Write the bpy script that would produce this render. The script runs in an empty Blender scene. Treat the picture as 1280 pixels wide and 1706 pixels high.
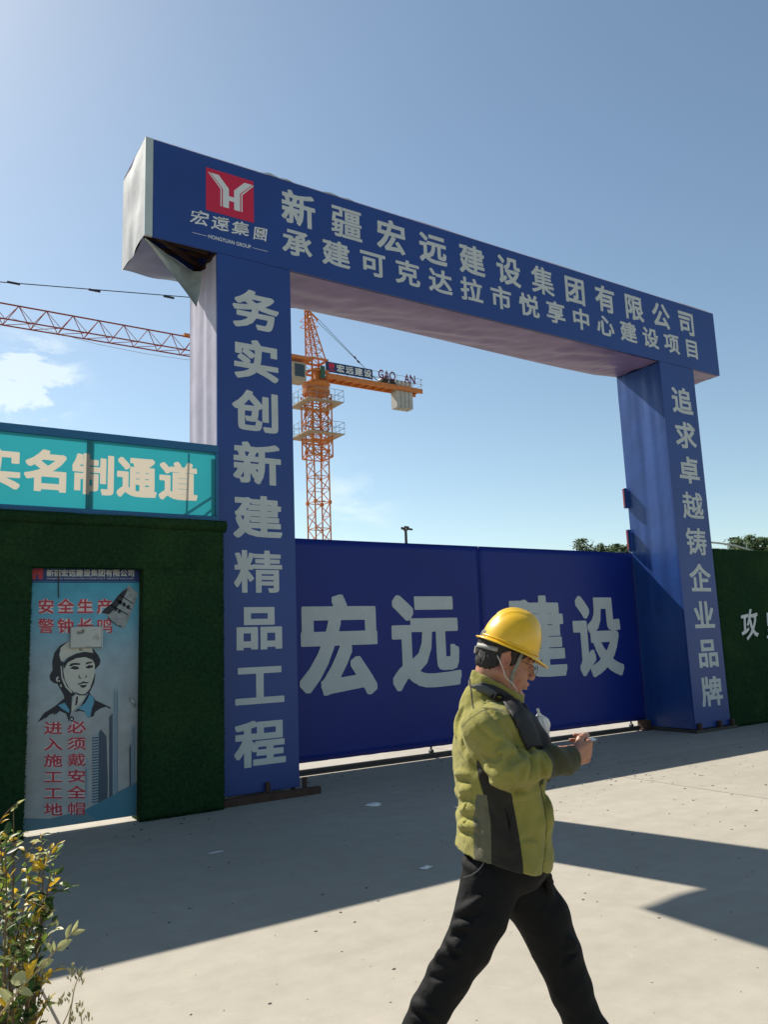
import bpy, bmesh, math, random
import numpy as np
from mathutils import Vector, Matrix, noise

random.seed(7); rng = np.random.default_rng(11)
SC = bpy.context.scene
COL = SC.collection

# ------------------------------------------------------------------ camera
CAM_H = 1.6
FPX = 1312.8
YAW, PIT, ROL = (math.radians(a) for a in (32.964, 9.428, -2.16))
FWD = np.array([math.sin(YAW)*math.cos(PIT), math.cos(YAW)*math.cos(PIT), math.sin(PIT)])
_r = np.array([math.cos(YAW), -math.sin(YAW), 0.0]); _u = np.cross(_r, FWD)
RGT = _r*math.cos(ROL)+_u*math.sin(ROL); UPV = _u*math.cos(ROL)-_r*math.sin(ROL)
cam_data = bpy.data.cameras.new('camera'); cam = bpy.data.objects.new('camera', cam_data); COL.objects.link(cam)
cam_data.sensor_fit = 'VERTICAL'; cam_data.sensor_height = 24.0; cam_data.lens = FPX*24.0/1706.0
cam_data.clip_start = 0.05; cam_data.clip_end = 5000
cam.matrix_world = Matrix(((RGT[0], UPV[0], -FWD[0], 0), (RGT[1], UPV[1], -FWD[1], 0), (RGT[2], UPV[2], -FWD[2], CAM_H), (0, 0, 0, 1)))
SC.camera = cam

# ------------------------------------------------------------------ sun and sky
TO_SUN = Vector((-0.28, 1.0, 1.07)).normalized()
SUN_EL = math.asin(TO_SUN.z); SUN_AZ = math.atan2(TO_SUN.x, TO_SUN.y)
sd = bpy.data.lights.new('sun', 'SUN'); sd.energy = 5.0; sd.angle = math.radians(0.5); sd.color = (1.0, 0.94, 0.84)
sun = bpy.data.objects.new('sun', sd); COL.objects.link(sun)
sun.rotation_euler = TO_SUN.to_track_quat('Z', 'Y').to_euler()
world = bpy.data.worlds.new('World'); SC.world = world; world.use_nodes = True
wn = world.node_tree; wn.nodes.clear()
def wnode(t, **kw):
    n = wn.nodes.new(t)
    for k, v in kw.items(): setattr(n, k, v)
    return n
wo = wnode('ShaderNodeOutputWorld'); bg = wnode('ShaderNodeBackground'); bg.inputs[1].default_value = 0.085
sky = wnode('ShaderNodeTexSky'); sky.sky_type = 'NISHITA'; sky.sun_disc = False
sky.sun_elevation = SUN_EL; sky.sun_rotation = SUN_AZ
sky.altitude = 600; sky.air_density = 1.0; sky.dust_density = 0.65; sky.ozone_density = 0.85
# thin wisps of cirrus, low over the horizon
geo = wnode('ShaderNodeTexCoord')
mp = wnode('ShaderNodeMapping'); mp.inputs['Scale'].default_value = (1.0, 1.0, 2.6)
n1 = wnode('ShaderNodeTexNoise'); n1.inputs['Scale'].default_value = 11.0; n1.inputs['Detail'].default_value = 7; n1.inputs['Roughness'].default_value = 0.62; n1.inputs['Distortion'].default_value = 0.5
wn.links.new(geo.outputs['Generated'], mp.inputs[0]); wn.links.new(mp.outputs[0], n1.inputs[0])
def sky_patch(px, py, spread):
    d = (px-640)/FPX*RGT-(py-853)/FPX*UPV+FWD; d = d/np.linalg.norm(d)
    vm = wnode('ShaderNodeVectorMath', operation='DISTANCE'); wn.links.new(geo.outputs['Generated'], vm.inputs[0]); vm.inputs[1].default_value = tuple(d)
    mr = wnode('ShaderNodeMapRange', interpolation_type='SMOOTHERSTEP'); mr.inputs[1].default_value = 0.0; mr.inputs[2].default_value = spread
    mr.inputs[3].default_value = 1.0; mr.inputs[4].default_value = 0.0; wn.links.new(vm.outputs['Value'], mr.inputs[0]); return mr.outputs[0]
def wmath(op, a, b):
    m = wnode('ShaderNodeMath', operation=op)
    for i, v in enumerate((a, b)):
        if isinstance(v, (int, float)): m.inputs[i].default_value = v
        else: wn.links.new(v, m.inputs[i])
    return m.outputs[0]
pm = wmath('ADD', wmath('MULTIPLY', sky_patch(50, 640, 0.085), 2.4), wmath('MULTIPLY', sky_patch(590, 845, 0.09), 0.4))
den = wmath('MULTIPLY', wmath('MAXIMUM', wmath('SUBTRACT', n1.outputs[0], 0.45), 0.0), 4.0)
cl = wmath('MINIMUM', wmath('MULTIPLY', den, pm), 0.5)
mixw = wnode('ShaderNodeMixRGB'); tint = wnode('ShaderNodeMixRGB', blend_type='MULTIPLY'); tint.inputs[0].default_value = 1; tint.inputs[2].default_value = (1.06, 1.07, .96, 1); wn.links.new(sky.outputs[0], tint.inputs[1]); wn.links.new(cl, mixw.inputs[0]); wn.links.new(tint.outputs[0], mixw.inputs[1]); mixw.inputs[2].default_value = (7.6, 8.2, 7.8, 1)
wn.links.new(mixw.outputs[0], bg.inputs[0]); wn.links.new(bg.outputs[0], wo.inputs[0])
SC.view_settings.view_transform = 'Standard'; SC.view_settings.look = 'None'
SC.view_settings.exposure = 0.75; SC.view_settings.gamma = 1.0; SC.view_settings.use_curve_mapping = False
SC.render.engine = 'CYCLES'
SC.cycles.max_bounces = 8; SC.cycles.transparent_max_bounces = 8

# ------------------------------------------------------------------ helpers
def ray(px, py): return (px-640)/FPX*RGT-(py-853)/FPX*UPV+FWD
def on(px, py, ax, val):
    """the point of the plane (axis ax = val) that a sight line meets: used to read measures off the survey of the place"""
    d = ray(px, py); o = np.array([0, 0, CAM_H]); t = (val-o[ax])/d[ax]; return o+t*d

MATS = {}
def mat(name, col, rough=0.6, spec=0.4, metal=0.0, var=0.0, vscale=3.0, bump=0.0, bscale=40.0, bdist=0.01, col2=None, c2scale=1.5, c2lo=0.5, c2hi=0.7, trans=0.0, detail=5, coat=0.0, sheen=0.0):
    if name in MATS: return MATS[name]
    m = bpy.data.materials.new(name); m.use_nodes = True; nt = m.node_tree; nd = nt.nodes; L = nt.links
    b = nd['Principled BSDF']; out = nd['Material Output']
    b.inputs['Roughness'].default_value = rough; b.inputs['Metallic'].default_value = metal; b.inputs['Specular IOR Level'].default_value = spec
    b.inputs['Base Color'].default_value = (*col, 1)
    if coat: b.inputs['Coat Weight'].default_value = coat; b.inputs['Coat Roughness'].default_value = 0.15
    if sheen: b.inputs['Sheen Weight'].default_value = sheen; b.inputs['Sheen Roughness'].default_value = 0.5
    tc = nd.new('ShaderNodeTexCoord'); src = None
    def noise_n(sc, det=detail, dist=0.0):
        n = nd.new('ShaderNodeTexNoise'); n.inputs['Scale'].default_value = sc; n.inputs['Detail'].default_value = det; n.inputs['Distortion'].default_value = dist
        L.new(tc.outputs['Object'], n.inputs['Vector']); return n.outputs[0]
    cur = None
    if col2 is not None:
        mr = nd.new('ShaderNodeMapRange'); mr.inputs[1].default_value = c2lo; mr.inputs[2].default_value = c2hi; L.new(noise_n(c2scale, 7, 0.3), mr.inputs[0])
        mx = nd.new('ShaderNodeMixRGB'); L.new(mr.outputs[0], mx.inputs[0]); mx.inputs[1].default_value = (*col, 1); mx.inputs[2].default_value = (*col2, 1); cur = mx.outputs[0]
    if var:
        mr = nd.new('ShaderNodeMapRange'); mr.inputs[1].default_value = 0.25; mr.inputs[2].default_value = 0.75; mr.inputs[3].default_value = 1-var; mr.inputs[4].default_value = 1+var
        L.new(noise_n(vscale), mr.inputs[0])
        mx = nd.new('ShaderNodeMixRGB'); mx.blend_type = 'MULTIPLY'; mx.inputs[0].default_value = 1
        if cur is None: mx.inputs[1].default_value = (*col, 1)
        else: L.new(cur, mx.inputs[1])
        L.new(mr.outputs[0], mx.inputs[2]); cur = mx.outputs[0]
    if cur is not None: L.new(cur, b.inputs['Base Color'])
    if bump:
        bp = nd.new('ShaderNodeBump'); bp.inputs['Strength'].default_value = bump; bp.inputs['Distance'].default_value = bdist
        L.new(noise_n(bscale), bp.inputs['Height']); L.new(bp.outputs[0], b.inputs['Normal'])
    if trans:
        tr = nd.new('ShaderNodeBsdfTranslucent'); ms = nd.new('ShaderNodeMixShader'); ms.inputs[0].default_value = trans
        if cur is not None: L.new(cur, tr.inputs[0])
        else: tr.inputs[0].default_value = (*col, 1)
        L.new(b.outputs[0], ms.inputs[1]); L.new(tr.outputs[0], ms.inputs[2]); L.new(ms.outputs[0], out.inputs[0])
    MATS[name] = m; return m

def tag(o, label=None, cat=None, group=None, kind=None):
    for k, v in (('label', label), ('category', cat), ('group', group), ('kind', kind)):
        if v: o[k] = v
    return o
def empty(name, loc=(0, 0, 0), rz=0.0):
    o = bpy.data.objects.new(name, None); COL.objects.link(o); o.location = loc; o.rotation_euler = (0, 0, rz); return o
def link(name, me, m=None, parent=None, loc=None, smooth=False):
    if m is not None and not me.materials:
        for q in (m if isinstance(m, (list, tuple)) else [m]): me.materials.append(q)
    if smooth: me.polygons.foreach_set('use_smooth', [True]*len(me.polygons))
    o = bpy.data.objects.new(name, me); COL.objects.link(o)
    if parent is not None: o.parent = parent
    if loc is not None: o.location = loc
    return o
class MB:
    def __init__(s): s.v = []; s.f = []; s.m = []; s.mi = 0
    def add(s, vs, fs):
        n = len(s.v); s.v += [tuple(map(float, p)) for p in vs]
        for f in fs: s.f.append([n+i for i in f]); s.m.append(s.mi)
        return s
    def box(s, x0, x1, y0, y1, z0, z1):
        v = [(x, y, z) for z in (z0, z1) for y in (y0, y1) for x in (x0, x1)]
        return s.add(v, [(0, 2, 3, 1), (4, 5, 7, 6), (0, 1, 5, 4), (2, 6, 7, 3), (0, 4, 6, 2), (1, 3, 7, 5)])
    def bar(s, p, q, r, n=4, r2=None, cap=True):
        p, q = Vector(p), Vector(q); d = q-p
        if d.length < 1e-6: return s
        d.normalize(); a = d.orthogonal().normalized() if abs(d.z) > 0.99 else d.cross(Vector((0, 0, 1))).normalized(); b = d.cross(a); r2 = r if r2 is None else r2
        vs = []
        for c, rr in ((p, r), (q, r2)):
            for i in range(n):
                t = 2*math.pi*(i+0.5)/n; vs.append(c+a*math.cos(t)*rr+b*math.sin(t)*rr)
        fs = [(i, (i+1) % n, n+(i+1) % n, n+i) for i in range(n)]
        if cap: fs += [tuple(range(n))[::-1], tuple(range(n, 2*n))]
        return s.add(vs, fs)
    def tube(s, pts, r, n=6, r2=None):
        P = [Vector(p) for p in pts]; k = len(P); r2 = r if r2 is None else r2; vs = []; ref = None
        for i in range(k):
            d = (P[min(i+1, k-1)]-P[max(i-1, 0)]).normalized()
            a = (d.orthogonal() if ref is None else (ref-d*ref.dot(d))).normalized(); ref = a; b = d.cross(a); rr = r+(r2-r)*i/(k-1)
            for j in range(n):
                t = 2*math.pi*j/n; vs.append(P[i]+a*math.cos(t)*rr+b*math.sin(t)*rr)
        fs = [(i*n+j, i*n+(j+1) % n, (i+1)*n+(j+1) % n, (i+1)*n+j) for i in range(k-1) for j in range(n)]
        fs += [tuple(range(n))[::-1], tuple(range((k-1)*n, k*n))]
        return s.add(vs, fs)
    def prism(s, poly, y0, y1):
        """outline in (x, z), extruded along y"""
        n = len(poly); vs = [(x, y0, z) for x, z in poly]+[(x, y1, z) for x, z in poly]
        return s.add(vs, [tuple(range(n)), tuple(range(n, 2*n))[::-1]]+[(i, n+i, n+(i+1) % n, (i+1) % n) for i in range(n)])
    def grid(s, fn, nu, nv):
        vs = [fn(i/nu, j/nv) for j in range(nv+1) for i in range(nu+1)]; w = nu+1
        return s.add(vs, [(j*w+i, j*w+i+1, (j+1)*w+i+1, (j+1)*w+i) for j in range(nv) for i in range(nu)])
    def mesh(s, name):
        me = bpy.data.meshes.new(name); me.from_pydata(s.v, [], s.f); me.update()
        if any(s.m): me.polygons.foreach_set('material_index', s.m)
        return me
    def build(s, name, m, parent=None, smooth=False, loc=None): return link(name, s.mesh(name), m, parent, loc, smooth)
def bevel(o, w=0.01, seg=2):
    md = o.modifiers.new('bevel', 'BEVEL'); md.width = w; md.segments = seg; md.limit_method = 'ANGLE'; md.angle_limit = math.radians(40); return o
def subdiv(o, n=1):
    md = o.modifiers.new('subdivision', 'SUBSURF'); md.levels = n; md.render_levels = n; return o

# lettering: outlines of the built-in typeface, cut out as thin film
GLY = {}
RAW = {}
def raw_glyph(ch):
    if ch in RAW: return RAW[ch]
    c = bpy.data.curves.new('lettering', 'FONT'); c.body = ch; c.size = 1; c.resolution_u = 3; c.fill_mode = 'FRONT'
    o = bpy.data.objects.new('lettering', c); COL.objects.link(o)
    me = bpy.data.meshes.new_from_object(o.evaluated_get(bpy.context.evaluated_depsgraph_get()))
    bpy.data.objects.remove(o); bpy.data.curves.remove(c)
    n = len(me.vertices); co = np.empty(n*3); me.vertices.foreach_get('co', co); co = co.reshape(-1, 3)[:, :2]
    fs = [tuple(p.vertices) for p in me.polygons]; bpy.data.meshes.remove(me)
    RAW[ch] = (co, fs); return RAW[ch]
def rim_edges(fs):
    ed = {}
    for f in fs:
        for i in range(len(f)):
            e = (f[i], f[(i+1) % len(f)]); k = (min(e), max(e)); ed[k] = ed.get(k, 0)+1
    return [k for k, v in ed.items() if v == 1]
def simplify(P, tol):
    P = np.asarray(P); n = len(P)
    if n < 8: return P
    k = int(np.argmax(((P-P[0])**2).sum(1))); keep = {0, k}
    def rec(i, j):
        st = [(i, j)]
        while st:
            i, j = st.pop()
            if j-i < 2: continue
            a, b = P[i], P[j % n]; d = b-a; l = np.hypot(*d)+1e-12
            q = P[i+1:j]; dist = np.abs(d[0]*(q[:, 1]-a[1])-d[1]*(q[:, 0]-a[0]))/l; m = int(dist.argmax())
            if dist[m] > tol: keep.add(i+1+m); st += [(i, i+1+m), (i+1+m, j)]
    rec(0, k); rec(k, n)
    return P[sorted(x for x in keep if x < n)]
def outlines(ch, off):
    """closed outlines of a glyph made bolder by off (em), found on a distance field"""
    co, fs = raw_glyph(ch); E = np.array(rim_edges(fs)); A, B = co[E[:, 0]], co[E[:, 1]]
    h = .0085; pad = off+3*h
    gx = np.arange(co[:, 0].min()-pad, co[:, 0].max()+pad+h, h); gy = np.arange(co[:, 1].min()-pad, co[:, 1].max()+pad+h, h)
    X, Y = np.meshgrid(gx, gy, indexing='ij'); D = np.full(X.shape, 9.0); C = np.zeros(X.shape, int)
    for a, b in zip(A, B):
        if abs(a[1]-b[1]) > 1e-12:
            lo, hi = (a, b) if a[1] < b[1] else (b, a)
            j0, j1 = np.searchsorted(gy, lo[1], 'right'), np.searchsorted(gy, hi[1], 'right')
            if j1 > j0:
                xi = lo[0]+(gy[j0:j1]-lo[1])/(hi[1]-lo[1])*(hi[0]-lo[0]); C[:, j0:j1] += X[:, j0:j1] < xi[None, :]
        m = pad+2*h
        i0, i1 = np.searchsorted(gx, min(a[0], b[0])-m), np.searchsorted(gx, max(a[0], b[0])+m); j0, j1 = np.searchsorted(gy, min(a[1], b[1])-m), np.searchsorted(gy, max(a[1], b[1])+m)
        d = b-a; l2 = d@d+1e-15; x = X[i0:i1, j0:j1]; y = Y[i0:i1, j0:j1]
        t = np.clip(((x-a[0])*d[0]+(y-a[1])*d[1])/l2, 0, 1); ex, ey = np.abs(x-a[0]-t*d[0]), np.abs(y-a[1]-t*d[1]); q = (ex**6+ey**6)**(1/6); D[i0:i1, j0:j1] = np.minimum(D[i0:i1, j0:j1], q)
    F = np.where(C % 2 == 1, -D, D)-off; F[F == 0] = 1e-9; In = F < 0
    segs = {}
    def pt(k):
        i, j, ax = k
        if ax == 0: t = F[i, j]/(F[i, j]-F[i+1, j]); return (gx[i]+t*h, gy[j])
        t = F[i, j]/(F[i, j]-F[i, j+1]); return (gx[i], gy[j]+t*h)
    cid = In[:-1, :-1]*1+In[1:, :-1]*2+In[1:, 1:]*4+In[:-1, 1:]*8
    T = {1: 'LB', 2: 'BR', 3: 'LR', 4: 'RT', 6: 'BT', 7: 'LT', 8: 'TL', 9: 'TB', 11: 'TR', 12: 'RL', 13: 'RB', 14: 'BL', 5: 'LBRT', 10: 'BRTL'}
    nb = {}
    for i, j in zip(*np.nonzero((cid > 0) & (cid < 15))):
        e = {'B': (i, j, 0), 'T': (i, j+1, 0), 'L': (i, j, 1), 'R': (i+1, j, 1)}; w = T[int(cid[i, j])]
        for q in range(0, len(w), 2):
            a, b = e[w[q]], e[w[q+1]]; nb.setdefault(a, []).append(b); nb.setdefault(b, []).append(a)
    loops = []; seen = set()
    for s0 in nb:
        if s0 in seen: continue
        lp = [s0]; seen.add(s0); cur = s0
        while True:
            nx = [k for k in nb[cur] if k not in seen]
            if not nx: break
            cur = nx[0]; seen.add(cur); lp.append(cur)
        if len(lp) > 6:
            P = simplify([pt(k) for k in lp], .0022)
            if len(P) > 2: loops.append(P)
    return loops
def fill_outlines(loops):
    c = bpy.data.curves.new('outline', 'CURVE'); c.dimensions = '2D'; c.fill_mode = 'BOTH'
    for lp in loops:
        s = c.splines.new('POLY'); s.points.add(len(lp)-1)
        for i, (x, z) in enumerate(lp): s.points[i].co = (x, z, 0, 1)
        s.use_cyclic_u = True
    o = bpy.data.objects.new('outline', c); COL.objects.link(o)
    me = bpy.data.meshes.new_from_object(o.evaluated_get(bpy.context.evaluated_depsgraph_get())); bpy.data.objects.remove(o); bpy.data.curves.remove(c)
    n = len(me.vertices); co = np.empty(n*3); me.vertices.foreach_get('co', co); co = co.reshape(-1, 3)[:, :2]
    fs = [tuple(p.vertices) for p in me.polygons]; bpy.data.meshes.remove(me); return co, fs
DENSE = set('疆集團警戴鸣帽越精铸')
def glyph(ch, off):
    if ch in DENSE and off > .012: off = off*.62
    k = (ch, off)
    if k not in GLY: GLY[k] = fill_outlines(outlines(ch, off)) if off > 0 else raw_glyph(ch)
    return GLY[k]
REFB = None
def refbox(off=0.02):
    co, _ = glyph('\u56fd', off); return co[:, 0].min(), co[:, 0].max(), co[:, 1].min(), co[:, 1].max()
def char_pts(ch, x0, x1, z0, z1, off=0.02, ink=False):
    """glyph scaled so that its em (or its ink) fills the rectangle; returns (x, z) points"""
    co, fs = glyph(ch, off)
    a, b, c, d = (co[:, 0].min(), co[:, 0].max(), co[:, 1].min(), co[:, 1].max()) if ink else refbox(off)
    x = x0+(co[:, 0]-a)/(b-a)*(x1-x0); z = z0+(co[:, 1]-c)/(d-c)*(z1-z0)
    return np.stack([x, z], 1), fs
def solid_film(pts3, fs, thick, nrm):
    """flat faces given real thickness behind them"""
    n = len(pts3); back = pts3+np.array(nrm)*thick
    F = list(fs)+[(a, n+a, n+b, b) for a, b in rim_edges(fs)]
    return np.vstack([pts3, back]), F
def char_obj(ch, x0, x1, z0, z1, y, m, parent, off=0.02, ink=False, name='character', thick=0.0015, dz=None):
    p, fs = char_pts(ch, x0, x1, z0, z1, off, ink)
    if dz is not None: p = dz(p)
    P3 = np.stack([p[:, 0], np.full(len(p), y-thick), p[:, 1]], 1)
    V, F = solid_film(P3, fs, thick, (0, 1, 0))
    me = bpy.data.meshes.new(name); me.from_pydata([tuple(v) for v in V], [], F); me.update()
    return link(name, me, m, parent)

# ------------------------------------------------------------------ materials
M_board = mat('blue_print_board', (0.012, 0.045, 0.21), rough=0.42, spec=0.45, var=0.10, vscale=1.2, bump=0.12, bscale=2.0, bdist=0.02)
M_cloth = mat('blue_banner_cloth', (0.014, 0.055, 0.22), rough=0.36, spec=0.5, var=0.14, vscale=2.5, bump=0.25, bscale=5, bdist=0.02)
M_gate = mat('blue_gate_sheet', (0.005, 0.019, 0.18), rough=0.42, spec=0.26, var=0.08, vscale=0.9, bump=0.08, bscale=1.5, bdist=0.02)
M_back = mat('banner_reverse', (0.46, 0.44, 0.55), rough=0.65, spec=0.3, var=0.12, vscale=4, trans=0.15, bump=0.25, bscale=9, bdist=0.01)
M_sof = mat('soffit_cloth', (0.175, 0.125, 0.25), rough=0.4, spec=0.5, var=0.2, vscale=3, bump=0.2, bscale=8, bdist=0.02)
M_letter = mat('pale_grey_lettering_film', (0.48, 0.51, 0.50), rough=0.55, spec=0.35, var=0.06, vscale=5)
M_white = mat('white_lettering', (0.6, 0.62, 0.62), rough=0.5)
M_red = mat('red_emblem_film', (0.50, 0.012, 0.05), rough=0.45)
M_alu = mat('pale_aluminium_edge', (0.45, 0.5, 0.48), rough=0.45, metal=0.2, var=0.1)
M_rust = mat('rusty_steel', (0.055, 0.028, 0.02), rough=0.8, var=0.35, vscale=14, bump=0.4, bscale=60, bdist=0.003)
M_darks = mat('dark_steel', (0.035, 0.03, 0.03), rough=0.6, var=0.25, vscale=10)
M_turf = mat('dark_artificial_turf', (0.014, 0.038, 0.016), rough=1.0, spec=0.05, var=0.35, vscale=28, bump=0.7, bscale=130, bdist=0.01, col2=(0.022, 0.052, 0.018), c2scale=1.2)
M_signf = mat('teal_sign_frame', (0.01, 0.11, 0.24), rough=0.45, var=0.1)
M_cyan = mat('translucent_cyan_film', (0.022, 0.26, 0.30), rough=0.5, trans=0.42, var=0.05, vscale=2)
M_cream = mat('translucent_cream_film', (0.50, 0.44, 0.35), rough=0.5, trans=0.42)
M_orange = mat('orange_crane_paint', (0.52, 0.17, 0.035), rough=0.5, var=0.2, vscale=3)
M_conc = mat('pale_weights', (0.38, 0.38, 0.36), rough=0.8, var=0.15, vscale=2)
M_ylw = mat('pale_crane_plate', (0.36, 0.30, 0.22), rough=0.6, var=0.2)
M_wire = mat('dark_wire', (0.02, 0.02, 0.03), rough=0.6)
M_litter = mat('white_paper', (0.7, 0.7, 0.68), rough=0.8)
M_grit = mat('brown_grit', (0.06, 0.045, 0.035), rough=0.9, var=0.4, vscale=30)

# concrete
def concrete(name, base, dark, island=False):
    m = bpy.data.materials.new(name); m.use_nodes = True; nt = m.node_tree; nd = nt.nodes; L = nt.links; b = nd['Principled BSDF']
    b.inputs['Roughness'].default_value = 0.85; b.inputs['Specular IOR Level'].default_value = 0.25
    g = nd.new('ShaderNodeNewGeometry')
    def nz(sc, det, lo, hi, a, bb, dist=0.0):
        n = nd.new('ShaderNodeTexNoise'); n.inputs['Scale'].default_value = sc; n.inputs['Detail'].default_value = det; n.inputs['Distortion'].default_value = dist; n.inputs['Roughness'].default_value = 0.6
        L.new(g.outputs['Position'], n.inputs['Vector']); r = nd.new('ShaderNodeMapRange'); r.inputs[1].default_value = lo; r.inputs[2].default_value = hi; r.inputs[3].default_value = a; r.inputs[4].default_value = bb
        L.new(n.outputs[0], r.inputs[0]); return r.outputs[0], n.outputs[0]
    def mul(c, f):
        x = nd.new('ShaderNodeMixRGB'); x.blend_type = 'MULTIPLY'; x.inputs[0].default_value = 1; L.new(c, x.inputs[1]); L.new(f, x.inputs[2]); return x.outputs[0]
    f1, _ = nz(0.55, 8, 0.3, 0.72, 0, 1, 0.4)
    mx = nd.new('ShaderNodeMixRGB'); L.new(f1, mx.inputs[0]); mx.inputs[1].default_value = (*base, 1); mx.inputs[2].default_value = (*dark, 1); c = mx.outputs[0]
    f2, _ = nz(6, 6, 0.3, 0.7, 0.93, 1.06); c = mul(c, f2)
    f3, n3 = nz(160, 3, 0.3, 0.7, 0.93, 1.07); c = mul(c, f3)
    f4, _ = nz(2.2, 9, 0.66, 0.74, 1.0, 1.12, 1.5); c = mul(c, f4)
    f5, _ = nz(17, 6, 0.70, 0.76, 1.0, 0.72, 0.6); c = mul(c, f5)
    # faint wheel scuffs running along the drive
    mpn = nd.new('ShaderNodeMapping'); mpn.inputs['Rotation'].default_value = (0, 0, .5); mpn.inputs['Scale'].default_value = (.35, 4.5, 1); L.new(g.outputs['Position'], mpn.inputs[0])
    n6 = nd.new('ShaderNodeTexNoise'); n6.inputs['Scale'].default_value = 1.1; n6.inputs['Detail'].default_value = 8; n6.inputs['Roughness'].default_value = .65; L.new(mpn.outputs[0], n6.inputs[0])
    r6 = nd.new('ShaderNodeMapRange'); r6.inputs[1].default_value = .35; r6.inputs[2].default_value = .68; r6.inputs[3].default_value = 1.02; r6.inputs[4].default_value = .955; L.new(n6.outputs[0], r6.inputs[0]); c = mul(c, r6.outputs[0])
    oi = nd.new('ShaderNodeObjectInfo'); r = nd.new('ShaderNodeMapRange'); r.inputs[3].default_value = 0.96; r.inputs[4].default_value = 1.04; L.new(oi.outputs['Random'], r.inputs[0])
    if not island: c = mul(c, r.outputs[0])
    L.new(c, b.inputs['Base Color'])
    bp = nd.new('ShaderNodeBump'); bp.inputs['Strength'].default_value = 0.35; bp.inputs['Distance'].default_value = 0.004; L.new(n3, bp.inputs['Height']); L.new(bp.outputs[0], b.inputs['Normal'])
    return m
M_slab = concrete('pale_cast_concrete', (0.345, 0.315, 0.262), (0.30, 0.275, 0.225))
M_base = concrete('dusty_ground', (0.26, 0.225, 0.17), (0.2, 0.17, 0.125), True)

# ------------------------------------------------------------------ the ground: one sheet to the horizon, cast slabs lying in it
g_ = MB(); g_.grid(lambda u, v: (-1500+3000*u, -1500+3000*v, -0.05), 8, 8)
ground = tag(g_.build('ground', M_base), 'pale concrete yard cast in large slabs with saw cut joints', kind='structure')
S = 6.48; JX, JY = 0.785, 7.08
sb = MB(); gp = 0.007
sb.box(gp, S-gp, gp, S-gp, -0.049, 0.0); slab_me = sb.mesh('slab'); slab_me.materials.append(M_slab)
for i in range(-4, 8):
    for j in range(-3, 8):
        o = link('slab', slab_me, None, ground, (JX+i*S, JY+j*S, 0))

jb = MB()
for i in range(-4, 9): jb.box(JX+i*S-gp*.9, JX+i*S+gp*.9, JY-3*S, JY+8*S, -.03, -.005)
for j in range(-3, 9): jb.box(JX-4*S, JX+8*S, JY+j*S-gp*.85, JY+j*S+gp*.85, -.031, -.006)
o = jb.build('joint_filler', mat('dark_joint_filler', (.03, .027, .024), rough=.95), ground); o['kind'] = 'stuff'
# grit, leaves and crumbs blown over the slabs
rb = MB()
def crumb(x, y, s):
    h = s*random.uniform(.25, .6); n = 5; a0 = random.random()*6
    vs = [(x+math.cos(a0+k*2*math.pi/n)*s*random.uniform(.6, 1.2), y+math.sin(a0+k*2*math.pi/n)*s*random.uniform(.6, 1.2), 0.0005) for k in range(n)]+[(x, y, h)]
    rb.add(vs, [(k, (k+1) % n, n) for k in range(n)])
for k in range(420): crumb(random.uniform(0.6, 9), random.uniform(1.8, 8.2), random.choice([.004, .005, .006, .008, .012]))
for k in range(160): crumb(random.gauss(7.8, 1.3), random.gauss(6.0, .9), random.choice([.006, .008, .012, .018]))
for k in range(140): crumb(random.uniform(1, 14), random.gauss(7.7, .25) if random.random() < .3 else random.gauss(8.9, .2), random.choice([.006, .01, .015, .02]))
rb.build('grit', M_grit); tag(bpy.data.objects['grit'], 'dark crumbs of grit and dry leaf scattered over the concrete', 'grit', kind='stuff')
def scrap(px, py, w, h, lab, cat='litter', m=M_litter, lift=0.03):
    p = on(px, py, 2, 0); bm = bmesh.new(); bmesh.ops.create_icosphere(bm, subdivisions=3, radius=1)
    for v in bm.verts:
        q = v.co.copy(); f = 1+.55*noise.noise(q*1.9+Vector((px, 0, 0)))+.28*abs(noise.noise(q*4.5+Vector((py, 3, 0)))); v.co = Vector((p[0]+q.x*f*w*.5, p[1]+q.y*f*h*.5, max(.0008, lift*.35*(q.z*f*.9+.55))))
    me = bpy.data.meshes.new('litter'); bm.to_mesh(me); bm.free(); o = link('litter', me, m); tag(o, lab, cat, 'scraps of litter on the concrete'); return o
scrap(623, 1342, .15, .11, 'crumpled white paper scrap lying in the shade beside the left gate pillar', lift=.045)
scrap(710, 1447, .09, .035, 'small flat pale scrap in the shade behind the walking man')
scrap(360, 1420, .12, .03, 'thin pale scrap in the shade in front of the left pillar', lift=.01)

# ------------------------------------------------------------------ the gateway
YF, YB = 8.24, 9.18; ZB, ZT = 6.2, 7.4; XB0, XB1 = 2.29, 12.80; XL0, XL1, XR0, XR1 = 3.14, 4.09, 11.10, 12.02
gw = empty('gateway', (XL0, YF, 0)); bpy.context.view_layer.update()
tag(gw, 'tall blue gateway with two lettered pillars and a long lettered beam across the site entrance', 'gateway')
def W(o):            # world-built meshes under an Empty: keep their place
    if o.parent is not None:
        q = o.parent; loc = Vector((0, 0, 0))
        while q is not None: loc += q.location; q = q.parent
        o.location = -loc
    return o
def nz3(x, y, z, s): return noise.noise(Vector((x*s, y*s, z*s)))

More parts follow.
